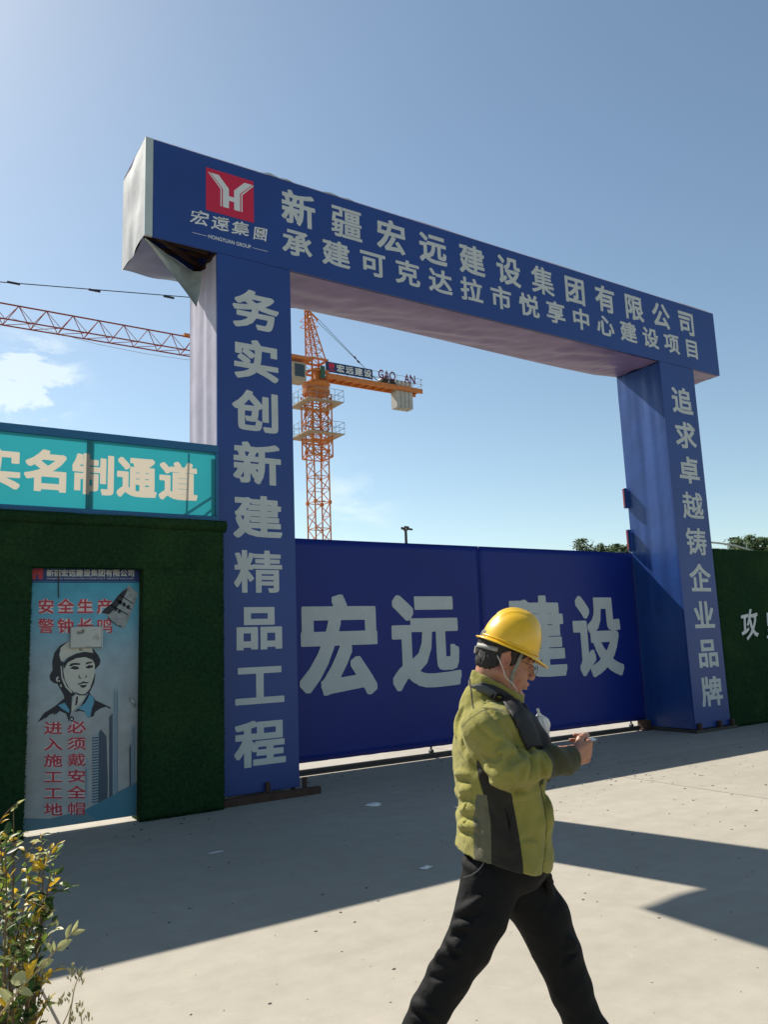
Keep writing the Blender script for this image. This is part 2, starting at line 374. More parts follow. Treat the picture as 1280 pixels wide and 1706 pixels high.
# front boards
b = MB(); b.box(XB0+.09, XB1, YF, YF+.03, ZB, ZT); beam = W(b.build('beam_board', M_board, gw)); bevel(beam, .004, 1)
b = MB(); b.box(XB0, XB0+.088, YF-.004, YF+.035, ZB, ZT+.004); W(b.build('edge_strip', M_alu, gw))
b = MB(); b.box(XL0, XL1, YF, YF+.03, .06, ZB-.003); pl = W(b.build('pillar_board', M_board, gw)); bevel(pl, .004, 1)
b = MB(); b.box(XR0, XR1, YF, YF+.03, .06, ZB-.003); pr = W(b.build('pillar_board', M_board, gw)); bevel(pr, .004, 1)
def cloth_x(x, y0, y1, z0, z1, amp, seed, nu=14, nv=60, gather=0.0):
    """cloth stretched over a side face (plane of constant x)"""
    bb = MB()
    def fn(u, v):
        y = y0+(y1-y0)*u; z = z0+(z1-z0)*v; e = math.sin(math.pi*u)**.4 if 0 < u < 1 else 0
        d = amp*e*(nz3(u*5+seed, v*1.6, seed, 1.0)+.6*nz3(u*14+seed, v*3.5, seed+3, 1))
        d += gather*e*math.exp(-(1-v)*9)*math.sin(u*26+3*v)
        return (x+d, y+amp*.9*(0 if u < 1 else 1)*nz3(0, v*9, seed, 1), z)
    return bb.grid(fn, nu, nv)
W(cloth_x(XL0, YF+.031, YB, .08, ZB-.02, .016, 2, gather=.014).build('side_cloth', M_back, gw, smooth=True))
W(cloth_x(XL1, YF+.031, YB, .08, ZB-.02, .012, 5).build('side_cloth', M_cloth, gw, smooth=True))
W(cloth_x(XR0, YF+.031, YB, .06, ZB-.02, .014, 9, nu=18, nv=80, gather=.006).build('side_cloth', M_cloth, gw, smooth=True))
W(cloth_x(XR1, YF+.031, YB, .06, ZB-.02, .012, 14).build('side_cloth', M_cloth, gw, smooth=True))
def back_face(x0, x1, z0, z1, name, m):
    bb = MB(); bb.grid(lambda u, v: (x0+(x1-x0)*u, YB+.012*nz3(u*5, v*5, 3, 1)*math.sin(math.pi*u), z0+(z1-z0)*v), 20, 20); return W(bb.build(name, m, gw, smooth=True))
back_face(XL0, XL1, .08, ZB, 'back_cloth', M_cloth); back_face(XR0, XR1, .08, ZB, 'back_cloth', M_cloth); back_face(XB0, XB1, ZB, ZT, 'back_cloth', M_cloth)
# beam end, a pale sheet round the left end
bb = MB(); bb.grid(lambda u, v: (XB0-.0+.02*nz3(u*4, v*3, 1, 1)*math.sin(math.pi*u)-.015*math.sin(u*9)*math.exp(-v*4)*math.sin(math.pi*u), YF+.036+(YB+.02-YF-.036)*u, ZB-.03*math.sin(u*2.2)+(ZT-ZB+.01*math.sin(7*u))*v), 24, 20)
W(bb.build('end_sheet', mat('weathered_end_sheet', (.34, .35, .36), rough=.65, var=.12, vscale=5, bump=.3, bscale=9, bdist=.01), gw, smooth=True))
bb = MB(); bb.grid(lambda u, v: (XB1+.01*nz3(u*4, v*3, 8, 1), YF+.031+(YB-YF-.031)*u, ZB+(ZT-ZB)*v), 10, 10); W(bb.build('end_sheet', M_cloth, gw, smooth=True))
# top cover with a ragged lip standing up over the board
bb = MB(); bb.grid(lambda u, v: (XB0+(XB1-XB0)*u, YF+.0+(YB-YF)*v, ZT+.006+.02*max(0, nz3(u*9, 0, 2, 1))*(1-v)), 90, 5)
W(bb.build('top_cover', M_back, gw, smooth=True))
bb = MB()
for xs, w_, h_ in ((3.55, .75, .05), (4.35, .9, .045)):
    bb.grid(lambda u, v: (xs+w_*u, YF+.05, ZT+.01+h_*v*math.sin(math.pi*u)**.6*(1+.25*math.sin(19*u))), 14, 2)
W(bb.build('ragged_edge', M_alu, gw, smooth=True))
# soffit cloths: sagging, gathered along the board
def soffit(x0, x1, sag, seed, nu, m, y0=YF+.031, y1=YB, ):
    bb = MB()
    def fn(u, v):
        x = x0+(x1-x0)*u; e = math.sin(math.pi*v)**.7 if 0 < v < 1 else 0; ee = min(1, u*12, (1-u)*12)
        z = ZB-.004-sag*e*ee*(.75+.45*nz3(x*.55, seed, 0, 1))-.020*e*ee*math.sin(x*7.5+3.5*v+4*nz3(x, v, seed, 1.3))*(1-v)*(.4+abs(nz3(x*.7, 5, seed, 1)))
        z -= .034*e*nz3(x*1.7+v*3.5, v*2.5, seed, 1)+.012*e*nz3(x*6+v*5, v*4, seed, 1)+.045*ee*v*(.6+.5*math.sin(x*.8))
        return (x, y0+(y1-y0)*v, z)
    bb.grid(fn, nu, 16); return bb
W(soffit(XL1, XR0, .05, 4, 260, M_sof).build('soffit_cloth', M_sof, gw, smooth=True))
W(soffit(XR1, XB1, .015, 8, 20, M_sof).build('soffit_cloth', M_sof, gw, smooth=True))
M_ovh = mat('blue_grey_cloth', (.10, .12, .22), rough=.5, var=.2, vscale=5, bump=.3, bscale=9, bdist=.02); M_flap = mat('weathered_pale_flap', (.27, .31, .30), rough=.7, var=.2, vscale=8, bump=.3, bscale=14, bdist=.01)
# left overhang: cloth hangs only along the back half, the rest is open to the frame
bb = MB()
def lf(u, v):
    x = XB0+(XL0-XB0)*u; yf = YF+.05+.50*u**.8 if u > 0 else YF+.05
    y = yf+(YB+.02-yf)*v
    return (x, y, ZB-.01-.035*math.sin(math.pi*v)-.03*u*(1-v)-.012*math.sin(9*u+4*v))
bb.grid(lf, 20, 12); W(bb.build('overhang_cloth', M_ovh, gw, smooth=True))
# torn flap hanging from the corner
FA, FB = Vector((XB0+.02, YF+.05, ZB-.01)), Vector((XL0-.18, YF+.48, ZB-.05))
bb = MB()
def ff(u, v):
    p = FA.lerp(FB, u); l = (.62*u**1.4+.03)*(1 if u < .90 else (1-u)/.10*.9+.1)
    return (p.x+.10*v*u+.02*math.sin(8*v)*u, p.y-.12*v*u+.04*math.sin(5*u+6*v)*v, p.z-l*v)
bb.grid(ff, 18, 12); W(bb.build('torn_flap', M_flap, gw, smooth=True))
# steel frame inside
def tubes(lst, r=.025):
    bb = MB()
    for p, q in lst: bb.bar(p, q, r*1.3)
    return bb
for x in (XB0+.06, XL0+.05, XL1-.05, 5.8, 7.6, 9.4, XR0+.05, XR1-.05, XB1-.06):
    W(tubes([((x, YF+.08, ZB+.06), (x, YB-.06, ZB+.06)), ((x, YF+.08, ZT-.06), (x, YB-.06, ZT-.06)), ((x, YF+.08, ZB+.06), (x, YF+.08, ZT-.06)), ((x, YB-.06, ZB+.06), (x, YB-.06, ZT-.06)), ((x, YF+.08, ZB+.06), (x, YB-.06, ZT-.06))]).build('frame_rib', M_rust, gw))
for y in (YF+.08, YB-.06):
    for z in (ZB+.06, ZT-.06):
        W(tubes([((XB0+.04, y, z), (XB1-.04, y, z))]).build('frame_rail', M_rust, gw))
W(tubes([((XB0+.1, YF+.1, ZB+.1), (XL0+.3, YB-.1, ZB+.1)), ((XB0+.1, YF+.3, ZB+.15), (XL0, YF+.32, ZB+.15)), ((XB0+.1, YF+.55, ZB+.12), (XL0+.1, YF+.5, ZB+.2))]).build('frame_brace', M_rust, gw))
for x0, x1 in ((XL0, XL1), (XR0, XR1)):
    for x in (x0+.05, x1-.05):
        for y in (YF+.07, YB-.05): W(tubes([((x, y, 0), (x, y, ZB))]).build('pillar_post', M_rust, gw))
# base channels and lugs
def base(x0, x1, d):
    bb = MB(); bb.box(x0, x1, YF-.30+d, YF-.24+d, 0.001, .075); bb.box(x0, x1, YF-.24+d, YF-.12+d, 0.001, .012); W(bb.build('base_channel', M_rust, gw))
    for x in (x0+.06, (x0+x1)/2+.07, x1-.12):
        bb = MB(); bb.box(x, x+.05, YF-.10+d, YF-.02, 0.012, .16); bb.box(x-.01, x+.06, YF-.20+d, YF-.02, .0122, .03); W(bb.build('base_lug', M_rust, gw))
base(XL0-.18, XL1+.14, .06); 
bb = MB(); bb.box(XR0-.04, XR1+.12, YF-.05, YB+.04, .001, .05); W(bb.build('base_channel', M_darks, gw))
for x in (XR0+.03, XR0+.55, XR1-.04):
    bb = MB(); bb.box(x, x+.05, YF-.07, YF-.01, .051, .15); W(bb.build('base_lug', M_rust, gw))
bb = MB(); bb.box(XR0-.13, XR0-.03, YB-.1, YB+.1, .001, .16); bb.box(XR0-.20, XR0-.02, YB-.14, YB+.12, .0005, .018); W(bb.build('base_foot', M_rust, gw))
# brackets on the right pillar that guide the gate
for z, h_ in ((3.78, .36), (3.02, .38)):
    bb = MB(); bb.box(XR0-.085, XR0-.01, YB-.02, YB+.03, z, z+h_); o = bevel(W(bb.build('guide_bracket', M_cloth, gw)), .008)
    bb = MB(); bb.box(XR0-.098, XR0-.087, YB-.015, YB+.015, z+.02, z+h_-.02); W(bb.build('bracket_face', mat('faded_red_paint', (.25, .04, .05), rough=.6), gw))
bb = MB(); bb.box(XR1+.02, XR1+.20, YB-.5, YB-.42, 3.30, 3.62); bevel(W(bb.build('junction_box', M_cloth, gw)), .01)

# lettering of the beam
YT = YF-.0005
EMW = .50; pitch = (12.205-4.465)/11
for i, ch in enumerate('新疆宏远建设集团有限公司'):
    xc = 4.225+i*(11.965-4.225)/11; W(char_obj(ch, xc-.215, xc+.215, 6.825, 7.265, YT, M_letter, beam, off=.026))
for i, ch in enumerate('承建可克达拉市悦享中心建设项目'):
    xc = 4.195+i*(12.045-4.195)/14; W(char_obj(ch, xc-.185, xc+.185, 6.405, 6.745, YT, M_letter, beam, off=.026))
for i, ch in enumerate('务实创新建精品工程'):
    zc = 5.56-i*.6245; W(char_obj(ch, 3.355, 3.895, zc-.235, zc+.235, YT, M_letter, pl, off=.032))
for i, ch in enumerate('追求卓越铸企业品牌'):
    zc = 5.545-i*.6165; W(char_obj(ch, 11.36, 11.86, zc-.225, zc+.225, YT, M_letter, pr, off=.026))
# emblem
LX0, LX1, LZ0, LZ1 = 3.006, 3.613, 6.70, 7.25
bb = MB(); bb.box(LX0, LX1, YF-.0016, YF-.0001, LZ0, LZ1); emb = W(bb.build('emblem', M_red, beam))
def ux(u, v): return (LX0+(LX1-LX0)*u, LZ0+(LZ1-LZ0)*v)
bb = MB()
def shp(*pts, y=YF-.0017, t=.0014):
    bb.prism([ux(*p) for p in pts], y-t, y)
shp((.09, .90), (.26, .90), (.47, .64), (.47, .18), (.345, .18), (.345, .60)); shp((.04, .90), (.07, .90), (.32, .60), (.32, .18), (.295, .18), (.295, .585))
shp((.97, .90), (.80, .90), (.58, .64), (.58, .18), (.705, .18), (.705, .60)); shp((1.0, .88), (.985, .90), (.73, .60), (.73, .18), (.755, .18), (.755, .585))
bb.prism([ux(.4705, .36), ux(.5795, .36), ux(.5795, .47), ux(.4705, .47)], YF-.0031, YF-.0017)
W(bb.build('emblem_mark', M_white, emb))
for i, (ch, w_) in enumerate((('宏', .20), ('遠', .20), ('集', .20), ('團', .17))):
    xc = 2.93+i*.255; zc = 6.575-i*.0; sh = lambda p, xc=xc, zc=zc, i=i: np.stack([p[:, 0]+.12*(p[:, 1]-zc), p[:, 1]+.08*(p[:, 0]-xc)+.006*np.sin(p[:, 0]*60+i)], 1)
    W(char_obj(ch, xc-w_/2, xc+w_/2, zc-.085, zc+.085, YT, M_white, beam, off=.012, dz=sh))
p, fs = char_pts('HONGYUAN GROUP', 3.035, 3.57, 6.350, 6.398, 0.014, True)
P3 = np.stack([p[:, 0], np.full(len(p), YF-.0016), p[:, 1]], 1); V, F = solid_film(P3, fs, .0014, (0, 1, 0))
me = bpy.data.meshes.new('caption'); me.from_pydata([tuple(v) for v in V], [], F); W(link('caption', me, M_white, beam))
for x0, x1 in ((2.84, 3.02), (3.59, 3.79)):
    bb = MB(); bb.box(x0, x1, YF-.0016, YF-.0001, 6.368, 6.373); W(bb.build('rule_line', M_white, beam))

# ------------------------------------------------------------------ the sliding gate and its track
YG = 9.22; XG0, XG1, XS, ZG0, ZG1 = 3.90, 11.20, 7.66, .153, 2.994
sg = empty('sliding_gate', (XG0, YG, 0)); tag(sg, 'wide dark blue sliding gate of two sheet panels lettered in pale grey', 'gate')
pan = []
for x0, x1 in ((XG0, XS-.004), (XS+.004, XG1)):
    bb = MB()
    def pf(u, v, x0=x0, x1=x1):
        return (x0+(x1-x0)*u, YG+.006*nz3(u*3+x0, v*3, 1, 1)+.003*nz3(u*12, v*9, 4, 1), ZG0+(ZG1-ZG0)*v+(0 if v > 0 else .006*nz3(u*25+x0, 0, 0, 1)))
    bb.grid(pf, 40, 30); o = W(bb.build('gate_panel', M_gate, sg, smooth=True)); s = o.modifiers.new('thickness', 'SOLIDIFY'); s.thickness = .012; s.offset = -1; pan.append(o)
for k, (ch, x0, x1, z0, z1) in enumerate((('宏', 4.60, 5.79, .93, 2.26), ('远', 6.02, 7.21, .94, 2.25), ('建', 8.17, 9.35, .95, 2.25), ('设', 9.54, 10.68, .92, 2.24))):
    W(char_obj(ch, x0, x1, z0, z1, YG-.006, M_letter, pan[k//2], off=.034, ink=True, thick=.002))
bb = MB(); bb.box(XG0, XG1, YG+.02, YG+.07, ZG1-.06, ZG1-.005); W(bb.build('top_rail', M_darks, sg))
bb = MB(); bb.box(XG0, XG1, YG+.02, YG+.07, ZG0+.01, ZG0+.07); W(bb.build('bottom_rail', M_darks, sg))
for x in (XG0+.05, 5.8, XS, 9.4, XG1-.05):
    bb = MB(); bb.box(x-.025, x+.025, YG+.021, YG+.069, ZG0+.072, ZG1-.062); W(bb.build('gate_stile', M_darks, sg))
for px in (722, 1060):
    x = on(px, 1252, 1, YG)[0]; bb = MB(); bb.bar((x, YG+.045, .065), (x, YG+.045, ZG0+.02), .014, 6); bb.bar((x, YG+.02, .085), (x, YG+.07, .085), .03, 10); W(bb.build('gate_wheel', M_darks, sg))
bb = MB(); bb.box(XL1-.3, XR0+.3, YG-.01, YG+.09, .001, .02); bb.box(XL1-.3, XR0+.3, YG+.025, YG+.065, .02, .065)
o = bb.build('gate_track', M_darks); tag(o, 'long dark steel track on the ground under the sliding gate', 'gate track')

# ------------------------------------------------------------------ left wall of artificial turf with a doorway
YW, YWB = 7.93, 8.24; YD = 8.06
pD = [on(40, 1391, 1, YD), on(233, 1364, 1, YD), on(48, 946, 1, YD), on(233, 946, 1, YD)]
DX0, DX1 = 1.212, 2.245; DZ0, DZ1 = .045, 2.425
SZ1_ = 3.825; ZWT = 1.6+(2.93-1.6)*YW/8.1; XW1 = 3.085; XW0 = -3.0
tw = empty('turf_wall', (XW1, YW, 0)); tag(tw, 'dark green artificial turf wall with a doorway left of the blue pillar', 'wall')
def turf_box(x0, x1, y0, y1, z0, z1, name='turf_panel', parent=tw, seed=0):
    bb = MB()
    nx = max(2, int((x1-x0)/.06)); nz_ = max(2, int((z1-z0)/.06))
    bb.box(x0, x1, y0+.012, y1, z0, z1)
    bb.grid(lambda u, v: (x0+(x1-x0)*u+(0 if 0 < u < 1 else .008*nz3(0, v*20, seed, 1)), y0+.010*nz3(u*nx*.35+seed, v*nz_*.35, seed, 1)+.004*nz3(u*nx*3, v*nz_*3, seed, .7)+(0 if 0 < u < 1 and 0 < v < 1 else .014), z0+(z1-z0)*v+(0 if 0 < v < 1 else .006*nz3(u*30, 0, seed, 1))), nx, nz_)
    return W(bb.build(name, M_turf, parent, smooth=False))
turf_box(XW0, DX0, YW, YWB, 0, DZ1+.0, seed=1); turf_box(DX1, XW1, YW, YWB, 0, DZ1, seed=2); turf_box(XW0, XW1, YW, YWB, DZ1+.002, ZWT, seed=3)
bb = MB(); bb.tube([(XW0+(XW1+.03-XW0)*t/30, YW+.02+.008*nz3(t*.7, 0, 0, 1), ZWT-.01+.008*nz3(t*.9, 2, 0, 1)) for t in range(31)], .065, 8); W(bb.build('turf_roll', M_turf, tw, smooth=True))
# tuft fringe so that edges do not read as cut plastic
fr = MB()
def blade(p, n, l, w=.004):
    p = Vector(p); n = Vector(n)+Vector((random.gauss(0, .5), random.gauss(0, .5), random.gauss(-.2, .5))); n.normalize(); a = n.orthogonal().normalized()*w
    fr.add([p-a, p+a, p+n*l], [(0, 1, 2)])
for k in range(9000):
    x = random.uniform(.0, XW1); z = random.uniform(0, ZWT)
    if DX0 < x < DX1 and z < DZ1: continue
    blade((x, YW+.008, z), (0, -1, 0), random.uniform(.012, .024))
for k in range(1500):
    blade((random.uniform(0, XW1+.03), YW-.02, ZWT+random.uniform(-.06, .05)), (0, -.7, .7), .022)
    blade((XW1-.002, random.uniform(YW, YW+.05), random.uniform(0, ZWT)), (.8, -.6, 0), .02)
    xb_ = random.uniform(0, XW1)
    if not DX0 < xb_ < DX1: blade((xb_, YW+.005, random.uniform(0, .03)), (0, -1, .2), .025)
for k in range(500):
    blade((DX0, YW+random.uniform(0, .04), random.uniform(0, DZ1)), (.6, -.7, 0), .02); blade((DX1, YW+random.uniform(0, .04), random.uniform(0, DZ1)), (-.6, -.7, 0), .02); blade((random.uniform(DX0, DX1), YW+.02, DZ1), (0, -.6, -.7), .025)
o = W(fr.build('turf_blades', M_turf, tw)); o['kind'] = 'stuff'

bb = MB(); bb.box(XW1-.1, XL0-.004, 8.245, 8.30, 0, SZ1_-.02); W(bb.build('sun_gap_filler', M_darks, tw))  # unseen filler, added to stop sun leaking between wall and pillar
# right wall of turf beyond the right pillar
XQ0, XQ1 = XR1+.05, 24.0; YQ = 8.26; ZQ = 2.99
rw = empty('turf_wall', (XQ0, YQ, 0)); tag(rw, 'dark green artificial turf wall with white brush lettering right of the gateway', 'wall')
turf_box(XQ0, 17.9, YQ, YQ+.25, 0, ZQ, parent=rw, seed=5); turf_box(17.902, XQ1, YQ, YQ+.25, 0, ZQ, parent=rw, seed=6)
fr = MB()
for k in range(5000): blade((random.uniform(XQ0, 15), YQ+.008, random.uniform(0, ZQ)), (0, -1, 0), random.uniform(.012, .024))
for k in range(900): blade((random.uniform(XQ0, 15), YQ+random.uniform(0, .05), ZQ), (0, -.3, 1), .025); blade((random.uniform(XQ0, 15), YQ, random.uniform(0, .03)), (0, -1, .2), .03)
o = W(fr.build('turf_blades', M_turf, rw)); o['kind'] = 'stuff'
def brush(k, xc, zc): return lambda p: np.stack([p[:, 0]+.10*(p[:, 1]-zc)+.006*np.sin(p[:, 1]*30+k), p[:, 1]+.16*(p[:, 0]-xc)+.008*np.sin(p[:, 0]*25+k)], 1)
for k, ch in enumerate('攻坚'):
    a_ = on(1232+k*38, 1022-k*4, 1, YQ); c_ = on(1265+k*42, 1064, 1, YQ)
    xc = (a_[0]+c_[0])/2; zc = (a_[2]+c_[2])/2+.02; W(char_obj(ch, xc-.22, xc+.22, zc-.24, zc+.24, YQ-.012, M_white, rw, off=.012, dz=brush(k, xc, zc), thick=.012))
# pale hose slung over the wall top
bb = MB(); bb.tube([(12.1+t*.16, YQ+.32, ZQ+.16-.0*t+.05*math.sin(t*.28)-.012*t) for t in range(14)], .018, 8)
tag(bb.build('hose', mat('pale_hose', (.55, .55, .5), rough=.6), smooth=True), 'pale hose lying along the top of the right turf wall', 'hose')

# ------------------------------------------------------------------ teal sign over the doorway, lit through from behind
YS = 8.10; SX0, SX1 = -3.0, 3.10; SZ0, SZ1 = 2.985, 3.825
ts = empty('passage_sign', (SX1, YS, SZ0)); tag(ts, 'teal translucent sign with cream lettering standing on top of the left turf wall', 'sign')
FRW = .075
for nm, box_ in (('frame_rail', (SX0, SX1, YS, YS+.05, SZ1-.085, SZ1)), ('frame_rail', (SX0, SX1, YS, YS+.05, SZ0-.06, SZ0+.045)), ('frame_stile', (SX1-.035, SX1, YS, YS+.05, SZ0+.046, SZ1-.086))):
    bb = MB(); bb.box(*box_); bevel(W(bb.build(nm, M_signf, ts)), .004, 1)
for x in (1.738, -.9): 
    bb = MB(); bb.box(x-.032, x+.032, YS+.022, YS+.06, SZ0+.046, SZ1-.086); W(bb.build('frame_stile', M_signf, ts))
# film sheet with the lettering cut through and filled with cream film: one plane, no overlap
chars = [('实', .66, 1.10), ('名', 1.135, 1.52), ('制', 1.575, 1.98), ('通', 2.01, 2.42), ('道', 2.445, 2.865)]
holes = []
for ch, x0, x1 in chars:
    lps = outlines(ch, .036); al = np.vstack(lps); lo, hi = al.min(0), al.max(0)
    lps = [np.stack([x0+(l[:, 0]-lo[0])/(hi[0]-lo[0])*(x1-x0), 3.18+(l[:, 1]-lo[1])/(hi[1]-lo[1])*.42], 1) for l in lps]
    holes += lps; co, fs = fill_outlines(lps)
    me = bpy.data.meshes.new('character'); me.from_pydata([(float(a), YS+.018, float(c)) for a, c in co], [], fs); W(link('character', me, M_cream, ts))
rect = [(SX0+.01, SZ0+.02), (SX1-.02, SZ0+.02), (SX1-.02, SZ1-.05), (SX0+.01, SZ1-.05)]
co, fs = fill_outlines([rect]+holes); me = bpy.data.meshes.new('film_sheet'); me.from_pydata([(float(a), YS+.018, float(c)) for a, c in co], [], fs); W(link('film_sheet', me, M_cyan, ts))
# props and a sagging cable behind the sign throw their shade on the film
for x, r in ((2.71, .012), (.2, .02)):
    bb = MB(); bb.bar((x, YS+.12, SZ0-.03), (x+.03, YS+.12, SZ1-.02), r, 5); W(bb.build('back_prop', M_darks, ts))
bb = MB(); bb.bar((2.45, YS+.14, SZ0), (3.05, YS+.14, SZ0+.42), .011, 5); bb.bar((2.68, YS+.16, SZ0), (3.05, YS+.16, SZ0+.32), .010, 5); W(bb.build('back_brace', M_darks, ts))

# ------------------------------------------------------------------ printed steel door in the turf wall
def pm_grad():
    m = bpy.data.materials.new('door_print'); m.use_nodes = True; nt = m.node_tree; nd = nt.nodes; L = nt.links; b = nd['Principled BSDF']; b.inputs['Roughness'].default_value = .5
    g = nd.new('ShaderNodeNewGeometry'); s = nd.new('ShaderNodeSeparateXYZ'); L.new(g.outputs['Position'], s.inputs[0])
    r = nd.new('ShaderNodeMapRange'); r.inputs[1].default_value = .8; r.inputs[2].default_value = 2.35; L.new(s.outputs[2], r.inputs[0])
    cr = nd.new('ShaderNodeValToRGB'); e = cr.color_ramp.elements; e[0].position = 0; e[0].color = (.36, .37, .36, 1); e[1].position = 1; e[1].color = (.02, .30, .42, 1)
    x = e.new(.45); x.color = (.30, .38, .42, 1); x = e.new(.75); x.color = (.10, .34, .46, 1); L.new(r.outputs[0], cr.inputs[0])
    n = nd.new('ShaderNodeTexNoise'); n.inputs['Scale'].default_value = 7; n.inputs['Detail'].default_value = 8; L.new(g.outputs['Position'], n.inputs[0])
    r2 = nd.new('ShaderNodeMapRange'); r2.inputs[1].default_value = .3; r2.inputs[2].default_value = .75; r2.inputs[3].default_value = 1.05; r2.inputs[4].default_value = .8; L.new(n.outputs[0], r2.inputs[0])
    mx = nd.new('ShaderNodeMixRGB'); mx.blend_type = 'MULTIPLY'; mx.inputs[0].default_value = 1; L.new(cr.outputs[0], mx.inputs[1]); L.new(r2.outputs[0], mx.inputs[2]); L.new(mx.outputs[0], b.inputs['Base Color']); return m
M_dk = mat('print_black', (.012, .014, .022), rough=.5); M_skin_p = mat('print_cream', (.50, .49, .42), rough=.5, var=.08, vscale=20); M_blue_p = mat('print_blue', (.10, .30, .42), rough=.5)
M_redp = mat('print_red', (.42, .03, .05), rough=.5, var=.1, vscale=25); M_pink = mat('print_pale_outline', (.6, .48, .47), rough=.5); M_navy = mat('print_navy', (.012, .03, .14), rough=.5)
M_wp = mat('print_white', (.48, .50, .49), rough=.5); M_gr = mat('print_grey', (.26, .28, .28), rough=.5, var=.3, vscale=25); M_sw = mat('print_slate', (.10, .19, .23), rough=.5, var=.1, vscale=6)
M_tw = mat('print_tower', (.25, .33, .37), rough=.5); M_twd = mat('print_tower_dark', (.05, .075, .11), rough=.5)
door = empty('site_door', (DX0, YD, 0)); tag(door, 'steel door printed with a helmeted worker and red safety slogans in the turf wall', 'door')
bb = MB(); bb.box(DX0+.006, DX1-.006, YD, YD+.04, DZ0, DZ1); leaf = bevel(W(bb.build('door_leaf', pm_grad(), door)), .003, 1)
# frame hidden in the reveal
def Z5(x, y): q = on(30+x/5.818, 930+y/5.818, 1, YD); return (float(q[0]), float(q[2]))
layer = [0]
def clipx(p): return (min(max(p[0], DX0+.008), DX1-.008), min(max(p[1], DZ0+.004), DZ1-.004))
def decal(polys, m, lay, name='print', parent=leaf):
    b_ = MB(); y = YD-.0002-lay*.0005
    for poly in polys:
        q = [clipx(Z5(*p)) for p in poly]
        from mathutils.geometry import tessellate_polygon
        tri = tessellate_polygon([[Vector((a, c, 0)) for a, c in q]]); b_.add([(a, y, c) for a, c in q], tri)
    o = W(b_.build(name, m, parent)); s = o.modifiers.new('thickness', 'SOLIDIFY'); s.thickness = .0003; s.offset = 0; return o
def dchar(ch, x0, x1, y0, y1, m, lay, off=.03, ink=False):
    c, fs = char_pts(ch, 0, 1, 0, 1, off, ink); P = []
    for u, v in c:
        q = Z5(x0+(x1-x0)*u, y1+(y0-y1)*v); P.append((*clipx(q),))
    P3 = np.array([(a, YD-.0002-lay*.0005, c_) for a, c_ in P]); V, F = solid_film(P3, fs, .0003, (0, 1, 0))
    me = bpy.data.meshes.new('character'); me.from_pydata([tuple(v) for v in V], [], F); W(link('character', me, m, leaf))
dz_ = 1163.6
decal([[(60, 2520), (300, 2525), (640, 2440), (900, 2300), (1190, 2160), (1190, 2560), (1190, 2720), (30, 2760)]], M_sw, 1, 'printed_swoosh')
decal([[(640, 2445), (900, 2310), (1190, 2180), (1190, 2500), (900, 2560), (760, 2560)]], mat('print_teal', (.05, .18, .25), rough=.5), 2, 'printed_swoosh')
decal([[(100, 95), (1185, 95), (1185, 225), (100, 225)]], M_navy, 1, 'printed_header')
decal([[(100, 228), (1185, 228), (1185, 238), (100, 238)]], M_navy, 1, 'printed_header')
decal([[(128, 105), (240, 95), (235, 205), (195, 200), (193, 160), (172, 160), (170, 205), (128, 205)]], M_redp, 2, 'printed_emblem')
for i, ch in enumerate('新疆宏远建设集团有限公司'): dchar(ch, 277+i*71.5, 277+i*71.5+62, 112, 178, M_wp, 2, .03)
c, fs = char_pts('XINJIANG HONGYUAN CONSTUCT GROUP CO.,LTD', 0, 1, 0, 1, .01, True); me = bpy.data.meshes.new('caption')
me.from_pydata([(q[0], YD-.0012, q[1]) for q in (Z5(275+845*u, 208-18*v) for u, v in c)], [], fs); W(link('caption', me, M_wp, leaf))
for r_, row in enumerate(('安全生产', '警钟长鸣')):
    for i, ch in enumerate(row):
        x = 198+i*190; y = 400+r_*190
        dchar(ch, x, x+142, y, y+138, M_pink, 2, .13); dchar(ch, x, x+142, y, y+138, M_redp, 3, .022)
for r_, (x, row) in enumerate(((258, '进入施工工地'), (486, '必须戴安全帽'))):
    for i, ch in enumerate(row):
        y = dz_+425+i*158-r_*8; dchar(ch, x, x+160, y, y+118, M_pink, 4, .08); dchar(ch, x, x+160, y, y+118, M_redp, 5, .02)
